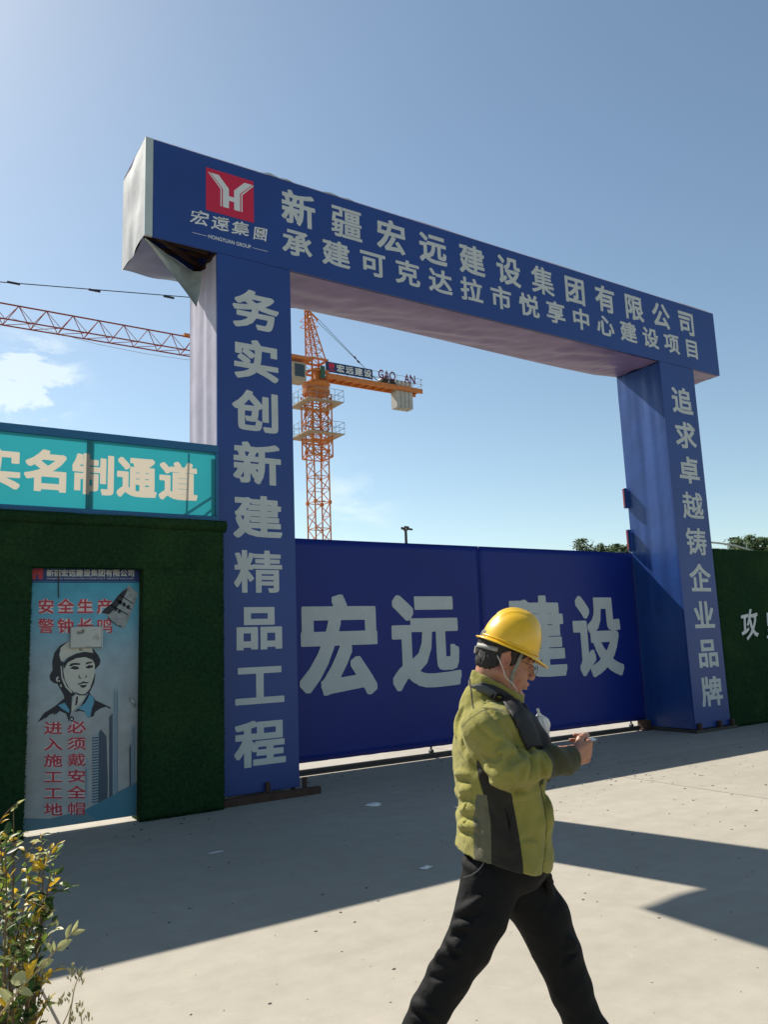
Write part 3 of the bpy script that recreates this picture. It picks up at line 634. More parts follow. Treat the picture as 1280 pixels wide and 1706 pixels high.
face = dict(
 blk=[[(490, 798), (400, 850), (350, 915), (328, 1000), (332, 1085), (303, 1135), (308, 1180), (345, 1210), (375, 1215), (400, 1255), (440, 1325), (446, 1358), (360, 1430), (250, 1500), (185, 1590), (240, 1562), (262, 1540), (255, 1562), (300, 1520), (345, 1500), (340, 1525), (372, 1500), (362, 1520), (400, 1480), (460, 1505), (480, 1550), (486, 1590), (500, 1530), (512, 1490), (520, 1340), (560, 1320), (500, 1270), (450, 1180), (432, 1080), (440, 1010), (410, 990), (395, 940), (410, 880)],
      [(690, 1290), (700, 1320), (735, 1350), (745, 1375), (895, 1445), (895, 1462), (850, 1440), (800, 1455), (745, 1490), (730, 1530), (680, 1545), (640, 1490), (600, 1480), (540, 1490), (600, 1440), (660, 1340)],
      [(440, 1010), (480, 965), (560, 925), (640, 907), (725, 918), (718, 868), (728, 880), (775, 940), (797, 985), (790, 1030), (752, 1070), (735, 1080), (740, 1030), (720, 985), (650, 960), (560, 970), (480, 1010), (440, 1080)],
      [(495, 1545), (512, 1530), (535, 1538), (542, 1560), (528, 1582), (505, 1580), (497, 1565)]],
 skin=[[(440, 1080), (480, 1010), (560, 970), (650, 958), (720, 985), (742, 1030), (738, 1130), (725, 1200), (690, 1280), (630, 1320), (570, 1310), (500, 1270), (460, 1200), (440, 1130)], [(490, 800), (410, 870), (400, 940), (415, 1000), (480, 960), (560, 920), (640, 905), (725, 915), (712, 868), (600, 850)], [(545, 1325), (650, 1325), (630, 1380), (570, 1430), (520, 1490), (520, 1400)], [(508, 1548), (528, 1552), (524, 1570), (508, 1566)]],
 ink=[[(495, 1040), (510, 1020), (560, 1013), (600, 1020), (595, 1035), (540, 1035), (500, 1052)], [(648, 1032), (660, 1008), (720, 1000), (715, 1014), (665, 1027)], [(498, 1072), (530, 1045), (580, 1050), (592, 1070), (550, 1082), (520, 1072)], [(648, 1062), (680, 1035), (725, 1040), (722, 1060), (680, 1070)],
      [(585, 1135), (597, 1128), (592, 1150), (610, 1160), (602, 1170), (582, 1156)], [(655, 1130), (668, 1142), (655, 1160), (640, 1162), (655, 1148)], [(563, 1220), (610, 1205), (630, 1192), (650, 1200), (690, 1203), (660, 1216), (630, 1212), (590, 1225)], [(588, 1231), (667, 1228), (650, 1250), (620, 1257)],
      [(545, 1300), (560, 1298), (600, 1318), (650, 1318), (696, 1262), (742, 1120), (748, 1120), (735, 1210), (700, 1285), (650, 1330), (590, 1330)], [(588, 875), (597, 873), (606, 900), (598, 902)], [(606, 872), (613, 870), (624, 897), (616, 899)], [(560, 1345), (580, 1335), (575, 1400), (560, 1430), (548, 1425), (556, 1390)]],
 blu=[[(385, 1425), (450, 1400), (495, 1470), (490, 1500), (440, 1470)], [(690, 1318), (733, 1350), (735, 1400), (712, 1460), (700, 1530), (670, 1547), (640, 1480), (580, 1460), (650, 1400), (680, 1345)]],
 lin=[[(410, 1045), (420, 1045), (430, 1150), (470, 1240), (525, 1300), (512, 1308), (455, 1250), (418, 1160)], [(365, 1160), (385, 1145), (395, 1155), (378, 1170), (385, 1195), (378, 1200), (364, 1180)], [(402, 1225), (418, 1225), (422, 1248), (408, 1245)], [(392, 1180), (405, 1182), (400, 1200), (390, 1196)]])
decal(face['blk'], M_dk, 3, 'printed_figure'); decal(face['skin'], M_skin_p, 4, 'printed_face'); decal(face['blu'], M_blue_p, 4, 'printed_collar'); decal(face['ink'], M_dk, 5, 'printed_features'); decal(face['lin'], M_skin_p, 5, 'printed_strap')
bell = [(1055, 285), (1070, 262), (1095, 275), (1110, 300), (1140, 320), (1165, 335), (1150, 370), (1130, 440), (1080, 560), (1030, 690), (960, 650), (900, 600), (860, 550), (805, 530), (850, 480), (915, 430), (960, 370), (1010, 320)]
decal([bell], M_gr, 4, 'printed_bell')
decal([[(1010, 320), (1060, 290), (1050, 330), (1000, 420), (960, 470), (880, 545), (805, 530), (850, 480), (915, 430), (960, 370)], [(860, 550), (900, 600), (960, 650), (1000, 655), (995, 672), (945, 650), (880, 600)]]+
      [[(a, b_), (a+dx, b_+dy), (a+dx-4, b_+dy+9), (a-4, b_+9)] for a, b_, dx, dy in ((985, 350, 130, 85), (950, 395, 150, 100), (900, 450, 165, 95))]+
      [[(a, b_), (a+26, b_+14), (a+10, b_+48), (a-16, b_+34)] for a, b_ in ((985, 405), (1020, 425), (1060, 450), (940, 470), (975, 490))], M_dk, 5, 'printed_bell_bands')
twl = [[(712, 1720), (780, 1690), (775, 2375), (715, 2390)], [(915, 1270), (960, 1240), (970, 1280), (965, 2265), (915, 2300)], [(1095, 1640), (1110, 1598), (1130, 1610), (1140, 1660), (1135, 2175), (1095, 2200)], [(650, 2030), (665, 1945), (685, 1960), (680, 2400), (650, 2410)]]
decal(twl, M_tw, 2, 'printed_towers')
decal([[(780, 1690), (800, 1658), (855, 1725), (868, 2130), (865, 2325), (775, 2370)], [(880, 1540), (915, 1500), (915, 2300), (880, 2320)], [(1075, 1840), (1095, 1790), (1095, 2205), (1078, 2215)], [(652, 2040), (660, 2040), (658, 2300), (652, 2300)]]+
      [[(714, y), (776, y-10), (776, y+3), (714, y+12)] for y in range(1740, 2370, 27)]+[[(x, 1290), (x+4, 1290), (x+4, 2280), (x, 2280)] for x in (928, 945, 958)]+[[(x, 1650), (x+4, 1650), (x+4, 2190), (x, 2190)] for x in (1108, 1124)], M_twd, 3, 'printed_tower_shading')
# letter box, handle, hanging wire
q0 = on(116, 1045, 1, YD); q1 = on(167, 1078, 1, YD)
M_pale = mat('scuffed_pale_metal', (.42, .42, .39), rough=.5, metal=.3, col2=(.16, .14, .11), c2scale=9, c2lo=.58, c2hi=.66, var=.1)
bb = MB(); bb.box(q0[0], q1[0], YD-.05, YD-.0045, q1[2]+.0, q0[2]); o = bevel(W(bb.build('lock_plate', M_pale, door)), .004); 
bb = MB(); bb.box(q1[0]+.001, q1[0]+.008, YD-.055, YD-.0045, q1[2]-.005, q0[2]+.01); W(bb.build('plate_lip', M_alu, o))
o.children[0].location = (0, 0, 0)
a_ = on(216, 1163, 1, YD); c_ = on(224, 1178, 1, YD)
bb = MB(); bb.tube([(a_[0], YD-.002, a_[2]), (a_[0]+.008, YD-.035, a_[2]-.01), (c_[0]-.004, YD-.04, c_[2]+.02), (c_[0], YD-.002, c_[2])], .007, 8); W(bb.build('door_handle', mat('bright_steel', (.6, .6, .58), rough=.3, metal=.9), door, smooth=True))
a_ = on(97, 950, 1, YD-.01); c_ = on(97, 996, 1, YD-.01)
bb = MB(); bb.bar(a_, c_, .0045, 6); W(bb.build('wire', M_rust, door))

# ------------------------------------------------------------------ the tower crane beyond the yard
CX, CY = 33.1, 61.8; MW = 1.5
cr = empty('tower_crane', (CX, CY, 0)); tag(cr, 'orange lattice tower crane with lettered counter jib standing beyond the gate', 'tower crane')
def CW(o): return W(o)
def lattice_mast(z0, z1, w, step, r, name):
    h = w/2; cs = [(CX-h, CY-h), (CX+h, CY-h), (CX+h, CY+h), (CX-h, CY+h)]
    n = max(1, round((z1-z0)/step)); st = (z1-z0)/n
    for k in range(n):
        a, b_ = z0+k*st, z0+(k+1)*st; bb = MB()
        for i in range(4):
            p, q = cs[i], cs[(i+1) % 4]
            bb.bar((*p, a), (*p, b_), r)
            bb.bar((*p, a), (*q, a), r*.6); m1 = (a+b_)/2
            bb.bar((*p, a), (*q, m1), r*.6); bb.bar((*q, m1), (*p, b_), r*.6)
            if k % 2 == i % 2: bb.bar((*p, m1), (*q, m1), r*.5)
        if k % 2 == 0:
            bb.box(CX-.3+h*.3, CX+.3, CY-h*.9, CY-h*.7, a, a+.12)
            for s in cs: bb.box(s[0]-.12, s[0]+.12, s[1]-.12, s[1]+.12, a-.15, a+.15)
        CW(bb.build(name, M_orange, cr))
lattice_mast(0, 19, MW, 2.5, .075, 'mast_section')
lattice_mast(19, 24.4, MW, 1.6, .075, 'mast_section')
# climbing cage
cg = MB(); hw = 1.02
cs = [(CX-hw, CY-hw), (CX+hw, CY-hw), (CX+hw, CY+hw), (CX-hw, CY+hw)]
for i in range(4):
    p, q = cs[i], cs[(i+1) % 4]; cg.bar((*p, 18.4), (*p, 24.3), .08)
    for z in (18.4, 19.9, 21.6, 23.9): cg.bar((*p, z), (*q, z), .07)
    for za, zb in ((18.4, 19.9), (19.9, 21.6), (21.6, 23.9)): cg.bar((*p, za), (*q, zb), .045); cg.bar((*q, za), (*p, zb), .045)
CW(cg.build('climbing_cage', M_orange, cr))
for z in (23.35, 20.35):
    bb = MB(); ro = 1.85
    bb.box(CX-ro, CX+ro, CY-ro, CY-hw-.05, z, z+.08); bb.box(CX-ro, CX+ro, CY+hw+.05, CY+ro, z, z+.08); bb.box(CX-ro, CX-hw-.05, CY-hw-.04, CY+hw+.04, z, z+.12); bb.box(CX+hw+.05, CX+ro, CY-hw-.04, CY+hw+.04, z, z+.12)
    pf_ = CW(bb.build('platform', M_ylw, cr)); bb = MB()
    for s in range(4):
        c4 = [(CX-ro, CY-ro), (CX+ro, CY-ro), (CX+ro, CY+ro), (CX-ro, CY+ro)]; p, q = Vector(c4[s]), Vector(c4[(s+1) % 4])
        for zz in (.6, 1.15): bb.bar((*p, z+zz), (*q, z+zz), .022)
        for k in range(5): t = p.lerp(q, k/4); bb.bar((*t, z), (*t, z+1.15), .022)
    W(bb.build('guard_rail', mat('grey_rail', (.2, .25, .27), rough=.5), pf_))
# slewing ring and turntable
bb = MB(); bb.bar((CX, CY, 24.4), (CX, CY, 24.75), 1.3, 20); bb.bar((CX, CY, 24.75), (CX, CY, 25.3), 1.05, 20, 1.35); CW(bb.build('slewing_ring', M_orange, cr))
bb = MB()
for sx in (-1, 1):
    for sy in (-1, 1): bb.bar((CX+sx*.75, CY+sy*.75, 25.3), (CX+sx*.75, CY+sy*.75, 27.6), .11)
for z in (25.4, 26.4, 27.5): bb.box(CX-.9, CX+.9, CY-.9, CY-.7, z, z+.16); bb.box(CX-.9, CX+.9, CY+.7, CY+.9, z, z+.16); bb.box(CX-.9, CX-.7, CY-.69, CY+.69, z, z+.16); bb.box(CX+.7, CX+.9, CY-.69, CY+.69, z, z+.16)
bb.box(CX-.3, CX+.4, CY-.6, CY+.2, 25.3, 26.8); CW(bb.build('turntable', M_orange, cr))
bb = MB(); bb.box(CX+.0, CX+.45, CY-1.0, CY-.91, 25.7, 26.9); CW(bb.build('control_cabinet', mat('green_cabinet', (.03, .10, .06), rough=.5), cr))
# cab
cbx = on(498, 620, 1, CY-1.3)
bb = MB(); bb.box(cbx[0]-.95, cbx[0]+.45, CY-1.9, CY-.5, 24.8, 26.5); cab = bevel(CW(bb.build('cab', M_ylw, cr)), .06)
bb = MB(); bb.box(cbx[0]-.7, cbx[0]+.25, CY-1.93, CY-1.91, 25.15, 26.3); W(bb.build('cab_window', mat('dark_glass', (.02, .03, .035), rough=.1, spec=.8), cab))
bb = MB(); bb.box(cbx[0]-1.1, cbx[0]+1.0, CY-2.0, CY-.3, 26.8, 27.1); CW(bb.build('cab_walkway', M_orange, cr))
# tower head
ap = on(511, 514, 1, CY); AX, AZ = float(ap[0]), float(ap[2])
bb = MB(); base4 = [(CX-.65, CY-.65), (CX+.75, CY-.65), (CX+.75, CY+.65), (CX-.65, CY+.65)]; top4 = [(AX-.12, CY-.15), (AX+.15, CY-.15), (AX+.15, CY+.15), (AX-.12, CY+.15)]
N = 7
lev = []
for k in range(N+1):
    t = (k/N)**.85; z = 27.6+(AZ-27.6)*t; lev.append([(b0[0]*(1-t)+t0[0]*t, b0[1]*(1-t)+t0[1]*t, z) for b0, t0 in zip(base4, top4)])
for k in range(N):
    for i in range(4):
        bb.bar(lev[k][i], lev[k+1][i], .075); bb.bar(lev[k][i], lev[k+1][(i+1) % 4], .04); bb.bar(lev[k+1][i], lev[k+1][(i+1) % 4], .04)
bb.bar((AX-.9, CY, AZ-.15), (AX, CY, AZ), .09); bb.bar((AX, CY, AZ), (AX+1.15, CY, AZ-.9), .09); bb.box(AX-.2, AX+.25, CY-.2, CY+.2, AZ-.25, AZ+.15)
for z in (AZ-1.2, AZ-1.8): 
    for a, c in (((-.5, -.5), (.9, -.5)), ((.9, -.5), (.9, .5)), ((.9, .5), (-.5, .5)), ((-.5, .5), (-.5, -.5))): bb.bar((AX+a[0], CY+a[1], z), (AX+c[0], CY+c[1], z), .03)
CW(bb.build('tower_head', M_orange, cr))
# jib: triangular lattice towards the left
JZ = 26.3; M_jib = mat('red_orange_jib_paint', (.30, .07, .04), rough=.9, spec=.1)
def jib_pt(px, py, y): q = on(px, py, 1, y); return q
jx0, jx1 = CX-.9, -14.0; bay = 1.95; JH = 1.45; jy = .65
n = int((jx0-jx1)/bay)
for k0 in range(0, n, 4):
    bb = MB()
    for k in range(k0, min(k0+4, n)):
        xa, xb = jx0-k*bay, jx0-(k+1)*bay; xm = (xa+xb)/2
        for sy in (-1, 1): bb.bar((xa, CY+sy*jy, JZ), (xb, CY+sy*jy, JZ), .06)
        bb.bar((xa, CY, JZ+JH), (xb, CY, JZ+JH), .065)
        for sy in (-1, 1): bb.bar((xa, CY+sy*jy, JZ), (xm, CY, JZ+JH), .032); bb.bar((xm, CY, JZ+JH), (xb, CY+sy*jy, JZ), .032)
        bb.bar((xa, CY-jy, JZ), (xa, CY+jy, JZ), .028); bb.bar((xa, CY-jy, JZ), (xb, CY+jy, JZ), .028)
    CW(bb.build('jib_section', M_jib, cr))
# counter jib
cend = on(697, 640, 1, CY)[0]
bb = MB()
for sy in (-1, 1): bb.box(CX+.9, cend, CY+sy*.62-.09, CY+sy*.62+.09, JZ-.32, JZ+.12)
k = CX+1.2
while k < cend: bb.box(k, k+.12, CY-.53, CY+.53, JZ-.28, JZ-.1); k += .9
bb.box(CX+.9, cend, CY-.53, CY+.53, JZ-.09, JZ-.04)
CW(bb.build('counter_jib', M_orange, cr))
bb = MB(); x = CX+1.0
while x < cend+.01:
    for sy in (-1, 1): bb.bar((x, CY+sy*.78, JZ), (x, CY+sy*.78, JZ+1.1), .02)
    x += .95
for z in (.55, 1.1):
    for sy in (-1, 1): bb.bar((CX+1, CY+sy*.78, JZ+z), (cend, CY+sy*.78, JZ+z), .02)
    bb.bar((cend, CY-.78, JZ+z), (cend, CY+.78, JZ+z), .02)
CW(bb.build('guard_rail', mat('grey_rail', (.2, .25, .27)), cr))
wx0, wx1 = on(661, 650, 1, CY-.5)[0], on(693, 650, 1, CY-.5)[0]; wz = on(677, 680, 1, CY-.5)[2]; ww = (wx1-wx0-.6)/4
for k in range(4):
    bb = MB(); x = wx0+k*(ww+.06); bb.box(x, x+ww, CY-.50, CY+.50, wz, JZ-.34); bb.box(x+.02, x+ww-.02, CY-.40, CY+.40, JZ-.339, JZ+.75); CW(bb.build('counterweight', M_conc, cr))
bb = MB(); hx = on(642, 625, 1, CY)[0]; bb.box(hx-.9, hx+1.1, CY-.5, CY+.5, JZ-.03, JZ+.25); bb.bar((hx-.3, CY-.45, JZ+.55), (hx-.3, CY+.45, JZ+.55), .35, 12); bb.box(hx+.3, hx+.9, CY-.3, CY+.3, JZ+.25, JZ+.75); CW(bb.build('hoist_winch', M_darks, cr))
# pendants
for sy in (-.25, .25):
    bb = MB(); e = on(622 if sy < 0 else 641, 609, 1, CY)[0]; p0 = Vector((AX+1.1, CY+sy*.8, AZ-.9)); p1 = Vector((e, CY+sy*2, JZ+.3)); bb.bar(p0, p1, .022, 4); m_ = p0.lerp(p1, .6); m2 = p0.lerp(p1, .64); bb.bar(m_, m2, .09, 6); CW(bb.build('pendant_bar', M_wire, cr))
p0 = Vector((AX-.9, CY, AZ-.15)); qa = on(312, 495, 1, CY); qb = on(-60, 465, 1, CY)
bb = MB(); pq = Vector(tuple(qa)); bb.bar(p0, pq, .04, 5); bb.bar(pq, tuple(qb), .04, 5)
for px, py in ((22, 471.5), (157, 484), (281, 495)): q = Vector(tuple(on(px, py, 1, CY))); bb.bar(q-Vector((.45, 0, 0)), q+Vector((.45, 0, 0)), .1, 6)
CW(bb.build('pendant_bar', M_wire, cr))
bb = MB(); pts = [tuple(on(px, py, 1, CY)) for px, py in ((19, 530), (80, 551), (160, 573), (240, 589), (309, 599), (400, 606), (488, 612))]; bb.tube(pts, .018, 4); CW(bb.build('slack_rope', mat('pale_rope', (.3, .3, .32)), cr))
qa = on(325, 555, 1, CY); bb = MB(); bb.box(qa[0]-1.0, qa[0]+.1, CY-.2, CY+.2, JZ+JH, JZ+JH+.22); CW(bb.build('jib_joint', M_orange, cr))
# lettered boards of the counter jib
sy0 = CY-.86
a_ = on(543, 599, 1, sy0); c_ = on(620.5, 623.5, 1, sy0); tz = JZ+1.16; bz = JZ+.18
M_bsign = mat('dark_blue_sign', (.012, .04, .11), rough=.5)
bb = MB(); bb.box(a_[0], c_[0], sy0, sy0+.05, bz, tz); cs_ = CW(bb.build('lettered_board', M_bsign, cr))
wd = (c_[0]-a_[0])
for i, ch in enumerate('宏远建设'):
    x = a_[0]+wd*(.23+i*.197); W(char_obj(ch, x, x+wd*.15, bz+.14, tz-.14, sy0-.002, mat('crane_white', (.7, .72, .72), rough=.5), cs_, off=.02, thick=.01))
x = a_[0]+wd*.05; bb = MB(); w_ = wd*.13
bb.prism([(x, bz+.85), (x+w_, bz+.85), (x+w_*.85, bz+.35), (x+w_*.6, bz+.3), (x+w_*.6, bz+.5), (x+w_*.4, bz+.5), (x+w_*.4, bz+.3), (x+w_*.15, bz+.35)], sy0-.012, sy0-.002); bb.box(x, x+w_, sy0-.012, sy0-.002, bz+.12, bz+.22)
W(bb.build('board_emblem', M_red, cs_))
M_crl = mat('dark_red_letter', (.12, .008, .04), rough=.5)
for txt, pxa, pxb in (('GAO', 630, 658.5), ('AN', 672.5, 691)):
    q, r_ = on(pxa, 615, 1, sy0), on(pxb, 615, 1, sy0)
    zz = JZ+.55+(.0 if txt == 'GAO' else -.0)
    o = CW(char_obj(txt, q[0], r_[0], JZ+.42, JZ+1.32, sy0, M_crl, cr, off=.015, ink=True, name='letter_cluster', thick=.03))

# ------------------------------------------------------------------ camera pole behind the gate
cp = on(677, 903, 1, 20.6); z1 = on(677, 884, 1, 20.6)[2]
cc = empty('camera_pole', (cp[0], 20.6, 0)); tag(cc, 'thin dark pole with a cluster of small cameras rising behind the gate', 'camera pole')
bb = MB(); bb.bar((cp[0], 20.6, 0), (cp[0], 20.6, z1), .06, 8, .045); W(bb.build('pole', M_darks, cc))
bb = MB(); bb.box(cp[0]-.02, cp[0]+.03, 20.5, 20.7, z1, z1+.06); bb.bar((cp[0]-.16, 20.6, z1+.04), (cp[0]+.12, 20.6, z1+.04), .018, 6); W(bb.build('bracket', M_darks, cc))
for dx, dz2, l in ((-.16, .05, .09), (-.03, .09, .1), (.10, .03, .1)):
    bb = MB(); bb.bar((cp[0]+dx-.05, 20.55, z1+dz2+.02), (cp[0]+dx+l*.6, 20.45, z1+dz2-.01), .035, 8); W(bb.build('camera_head', M_darks, cc))

# ------------------------------------------------------------------ trees far behind
M_leafd = mat('tree_foliage', (.055, .10, .03), rough=.7, var=.4, vscale=.6, trans=.25); M_bark = mat('bark', (.09, .065, .045), rough=.9, var=.3, vscale=8)
def tree(px, py, Y, rad, lab, nl=8000):
    t = on(px, py, 1, Y); x, top = float(t[0]), float(t[2]); e = empty('tree', (x, Y, 0)); tag(e, lab, 'tree', 'trees beyond the site walls')
    bb = MB(); zc = top-rad*.9; bb.tube([(x, Y, 0), (x+.1, Y, zc*.5), (x-.05, Y+.1, zc), (x, Y, top-.4)], .16, 7, .03)
    lm = []
    for k in range(9):
        a = random.random()*6.28; l = rad*random.uniform(.5, .95); z0 = zc-rad*.7+k*rad*.15; q = (x+math.cos(a)*l, Y+math.sin(a)*l, z0+l*.6); bb.bar((x, Y, z0), q, .05, 5, .015); lm.append(q)
    W(bb.build('trunk', M_bark, e, smooth=True)); cb = MB()
    cl = [(Vector((x, Y, zc))+Vector((random.gauss(0, .5)*rad, random.gauss(0, .5)*rad, random.gauss(0, .42)*rad)), rad*random.uniform(.18, .36)) for k in range(34)]+[(Vector(q), rad*.26) for q in lm]
    for k in range(nl):
        c, r = random.choice(cl); p = c+Vector((random.gauss(0, .5), random.gauss(0, .5), random.gauss(0, .45)))*r
        p.z = min(p.z, top+random.uniform(-.1, .1)); s = random.uniform(.06, .13); a = Vector((random.gauss(0, 1), random.gauss(0, 1), random.gauss(0, 1))).normalized()*s; b_ = a.orthogonal().normalized()*s*.6
        cb.add([p-a, p+b_, p+a, p-b_], [(0, 1, 2, 3)])
    o = W(cb.build('crown', M_leafd, e)); return e
tree(992, 900, 42, 1.9, 'small leafy tree top showing just above the right end of the gate')
tree(1027, 909, 44, 1.3, 'lowest tree top, between the gate and the right pillar')
tree(1237, 897, 36, 1.5, 'rounded tree top behind the right turf wall near the pillar')
tree(1273, 896, 35, 1.1, 'pointed tree top behind the right turf wall at its right end')

# ------------------------------------------------------------------ the walking man: surfaces grown from distance fields
def surface_nets(D, org, h):
    """smooth quad surface of the zero level of a sampled field"""
    S_ = D < 0; nx, ny, nz_ = D.shape
    cnt = np.zeros((nx-1, ny-1, nz_-1), np.int8)
    for i in (0, 1):
        for j in (0, 1):
            for k in (0, 1): cnt += S_[i:nx-1+i, j:ny-1+j, k:nz_-1+k]
    act = (cnt > 0) & (cnt < 8); idx = -np.ones(act.shape, int); I = np.argwhere(act); idx[act] = np.arange(len(I))
    acc = np.zeros((len(I), 3)); num = np.zeros(len(I))
    for ax in range(3):
        o1, o2 = [a for a in range(3) if a != ax]
        for a in (0, 1):
            for b in (0, 1):
                off = np.zeros(3, int); off[o1] = a; off[o2] = b; P = I+off; Q = P.copy(); Q[:, ax] += 1
                d0 = D[P[:, 0], P[:, 1], P[:, 2]]; d1 = D[Q[:, 0], Q[:, 1], Q[:, 2]]; m = (d0 < 0) != (d1 < 0)
                t = np.where(m, d0/np.where(m, d0-d1, 1), 0); pos = P.astype(float); pos[:, ax] += t; acc[m] += pos[m]; num[m] += 1
    V = org+acc/num[:, None]*h; F = []
    for ax in range(3):
        o1, o2 = [(1, 2), (2, 0), (0, 1)][ax]; sl0 = [slice(None)]*3; sl1 = [slice(None)]*3; sl0[ax] = slice(0, -1); sl1[ax] = slice(1, None)
        a, b = S_[tuple(sl0)], S_[tuple(sl1)]; E = np.argwhere(a != b); E = E[(E[:, o1] > 0) & (E[:, o2] > 0) & (E[:, o1] < D.shape[o1]-1) & (E[:, o2] < D.shape[o2]-1)]
        flip = a[E[:, 0], E[:, 1], E[:, 2]]
        def g(d1, d2): Q = E.copy(); Q[:, o1] += d1; Q[:, o2] += d2; return idx[Q[:, 0], Q[:, 1], Q[:, 2]]
        q = np.stack([g(-1, -1), g(0, -1), g(0, 0), g(-1, 0)], 1); q[~flip] = q[~flip][:, ::-1]; F.append(q)
    return V, np.vstack(F)
class Field:
    def __init__(s, lo, hi, h):
        s.h = h; s.lo = np.array(lo, float); n = np.ceil((np.array(hi)-s.lo)/h).astype(int)+1
        s.ax = [s.lo[i]+h*np.arange(n[i]) for i in range(3)]; s.D = np.full(n, .2); s.M = .05
    def box(s, lo, hi):
        sl = []
        for i in range(3):
            a = np.searchsorted(s.ax[i], lo[i]-s.M); b = np.searchsorted(s.ax[i], hi[i]+s.M); sl.append(slice(a, b))
        return tuple(sl), np.meshgrid(*[s.ax[i][sl[i]] for i in range(3)], indexing='ij')
    def merge(s, sl, d, k, op):
        A = s.D[sl]
        if op == 'sub': d = -d
        if k > 0:
            t = np.maximum(k-np.abs(A-d), 0)/k; q = t*t*t*k/6
        else: q = 0
        s.D[sl] = np.minimum(A, d)-q if op == 'add' else np.maximum(A, d)+q
    def cap(s, p, q, r0, r1=None, k=.02, op='add', sq=None):
        """tapered limb; sq = (axis, factor) flattens its section along that direction"""
        r1 = r0 if r1 is None else r1; p, q = np.array(p, float), np.array(q, float); R_ = max(r0, r1)*1.3
        sl, (X, Y, Z) = s.box(np.minimum(p, q)-R_, np.maximum(p, q)+R_)
        if X.size == 0: return s
        d = q-p; t = np.clip(((X-p[0])*d[0]+(Y-p[1])*d[1]+(Z-p[2])*d[2])/(d@d+1e-12), 0, 1)
        ex, ey, ez = X-p[0]-t*d[0], Y-p[1]-t*d[1], Z-p[2]-t*d[2]
        if sq is not None:
            a, f = np.array(sq[0], float), sq[1]; a /= np.linalg.norm(a); m = ex*a[0]+ey*a[1]+ez*a[2]; ex = ex+a[0]*m*(f-1); ey = ey+a[1]*m*(f-1); ez = ez+a[2]*m*(f-1)
        s.merge(sl, np.sqrt(ex*ex+ey*ey+ez*ez)-(r0+(r1-r0)*t), k, op); return s
    def ell(s, c, r, k=.02, op='add', R=None):
        c, r = np.array(c, float), np.array(r, float); m = r.max(); sl, (X, Y, Z) = s.box(c-m, c+m)
        if X.size == 0: return s
        x, y, z = X-c[0], Y-c[1], Z-c[2]
        if R is not None: x, y, z = (R[0][i]*x+R[1][i]*y+R[2][i]*z for i in range(3))
        k0 = np.sqrt((x/r[0])**2+(y/r[1])**2+(z/r[2])**2); k1 = np.sqrt((x/r[0]**2)**2+(y/r[1]**2)**2+(z/r[2]**2)**2)+1e-9
        s.merge(sl, k0*(k0-1)/k1, k, op); return s
    def ripple(s, fn, lo=None, hi=None):
        X, Y, Z = np.meshgrid(*s.ax, indexing='ij'); s.D += fn(X, Y, Z); return s
    def mesh(s):
        s.D[0] = s.D[-1] = .1; s.D[:, 0] = s.D[:, -1] = .1; s.D[:, :, 0] = s.D[:, :, -1] = .1
        return surface_nets(s.D, s.lo, s.h)
def mk(name, VF, m, parent, attr=None, keep=None):
    V, F = VF
    if keep is not None:
        k = keep(V); F = F[k[F].all(1)]
    me = bpy.data.meshes.new(name); me.from_pydata(V.tolist(), [], F.tolist()); me.update()
    if attr:
        for an, fn in attr.items():
            at = me.attributes.new(an, 'FLOAT', 'POINT'); at.data.foreach_set('value', np.asarray(fn(V), np.float32))
    return link(name, me, m, parent, smooth=True)
def g3(x, y, z): return np.sin(x)*np.cos(y)+np.sin(y)*np.cos(z)+np.sin(z)*np.cos(x)

MDEP = 2.75
_g = np.array([math.sin(YAW), math.cos(YAW), 0.0]); _rt = np.array([math.cos(YAW), -math.sin(YAW), 0.0])
_d = ray(850, 1300); _d = _d/(_d@_g); MAN = _d*MDEP*np.array([1, 1, 0])
def mp_(px, py, yo=0.0):
    """survey reading on the man's own upright plane (yo metres beyond it): local (x, y, z)"""
    d = ray(px, py); o = np.array([0, 0, CAM_H]); t = ((MAN-o)@_g+yo)/(d@_g); P = o+t*d-MAN; return np.array([P@_rt, P@_g, P[2]])
man = empty('person', tuple(MAN), math.atan2(_rt[1], _rt[0]))
tag(man, 'man in yellow hard hat, olive green fleece and black trousers walking with a phone', 'person')

M_skin = mat('skin', (.36, .17, .105), rough=.5, spec=.4, var=.12, vscale=30, bump=.15, bscale=300, bdist=.001, col2=(.30, .10, .07), c2scale=18, c2lo=.5, c2hi=.75)
M_skin.node_tree.nodes['Principled BSDF'].inputs['Subsurface Weight'].default_value = .08
M_skin.node_tree.nodes['Principled BSDF'].inputs['Subsurface Radius'].default_value = (.01, .004, .002)
M_hair = mat('black_hair', (.012, .010, .009), rough=.6, var=.3, vscale=60, bump=.6, bscale=260, bdist=.003)

# --- head and neck
HP = math.radians(22)                      # nod towards the phone
HC = mp_(842, 1098); HC = np.array([HC[0]+.004, 0, HC[2]])
cH, sH = math.cos(HP), math.sin(HP)
RH = np.array([[cH, 0, -sH], [0, 1, 0], [sH, 0, cH]]).T   # columns are head axes: forward, left, up
def hd(x, y, z): return HC+x*np.array([cH, 0, -sH])+y*np.array([0, 1, 0])+z*np.array([sH, 0, cH])
AXH = [np.array([cH, 0, -sH]), np.array([0, 1., 0]), np.array([sH, 0, cH])]
RHm = [[AXH[j][i] for j in range(3)] for i in range(3)]
def he(F_, c, r, k=.012, op='add'): F_.ell(hd(*c), r, k, op, R=RHm)
def hc(F_, p, q, r0, r1, k=.01, op='add', sq=None): F_.cap(hd(*p), hd(*q), r0, r1, k, op, sq)
hf = Field((-.20, -.12, 1.33), (.20, .12, 1.70), .0027)
he(hf, (-.012, 0, .035), (.092, .073, .085)); he(hf, (.022, 0, -.035), (.066, .056, .082), .03)
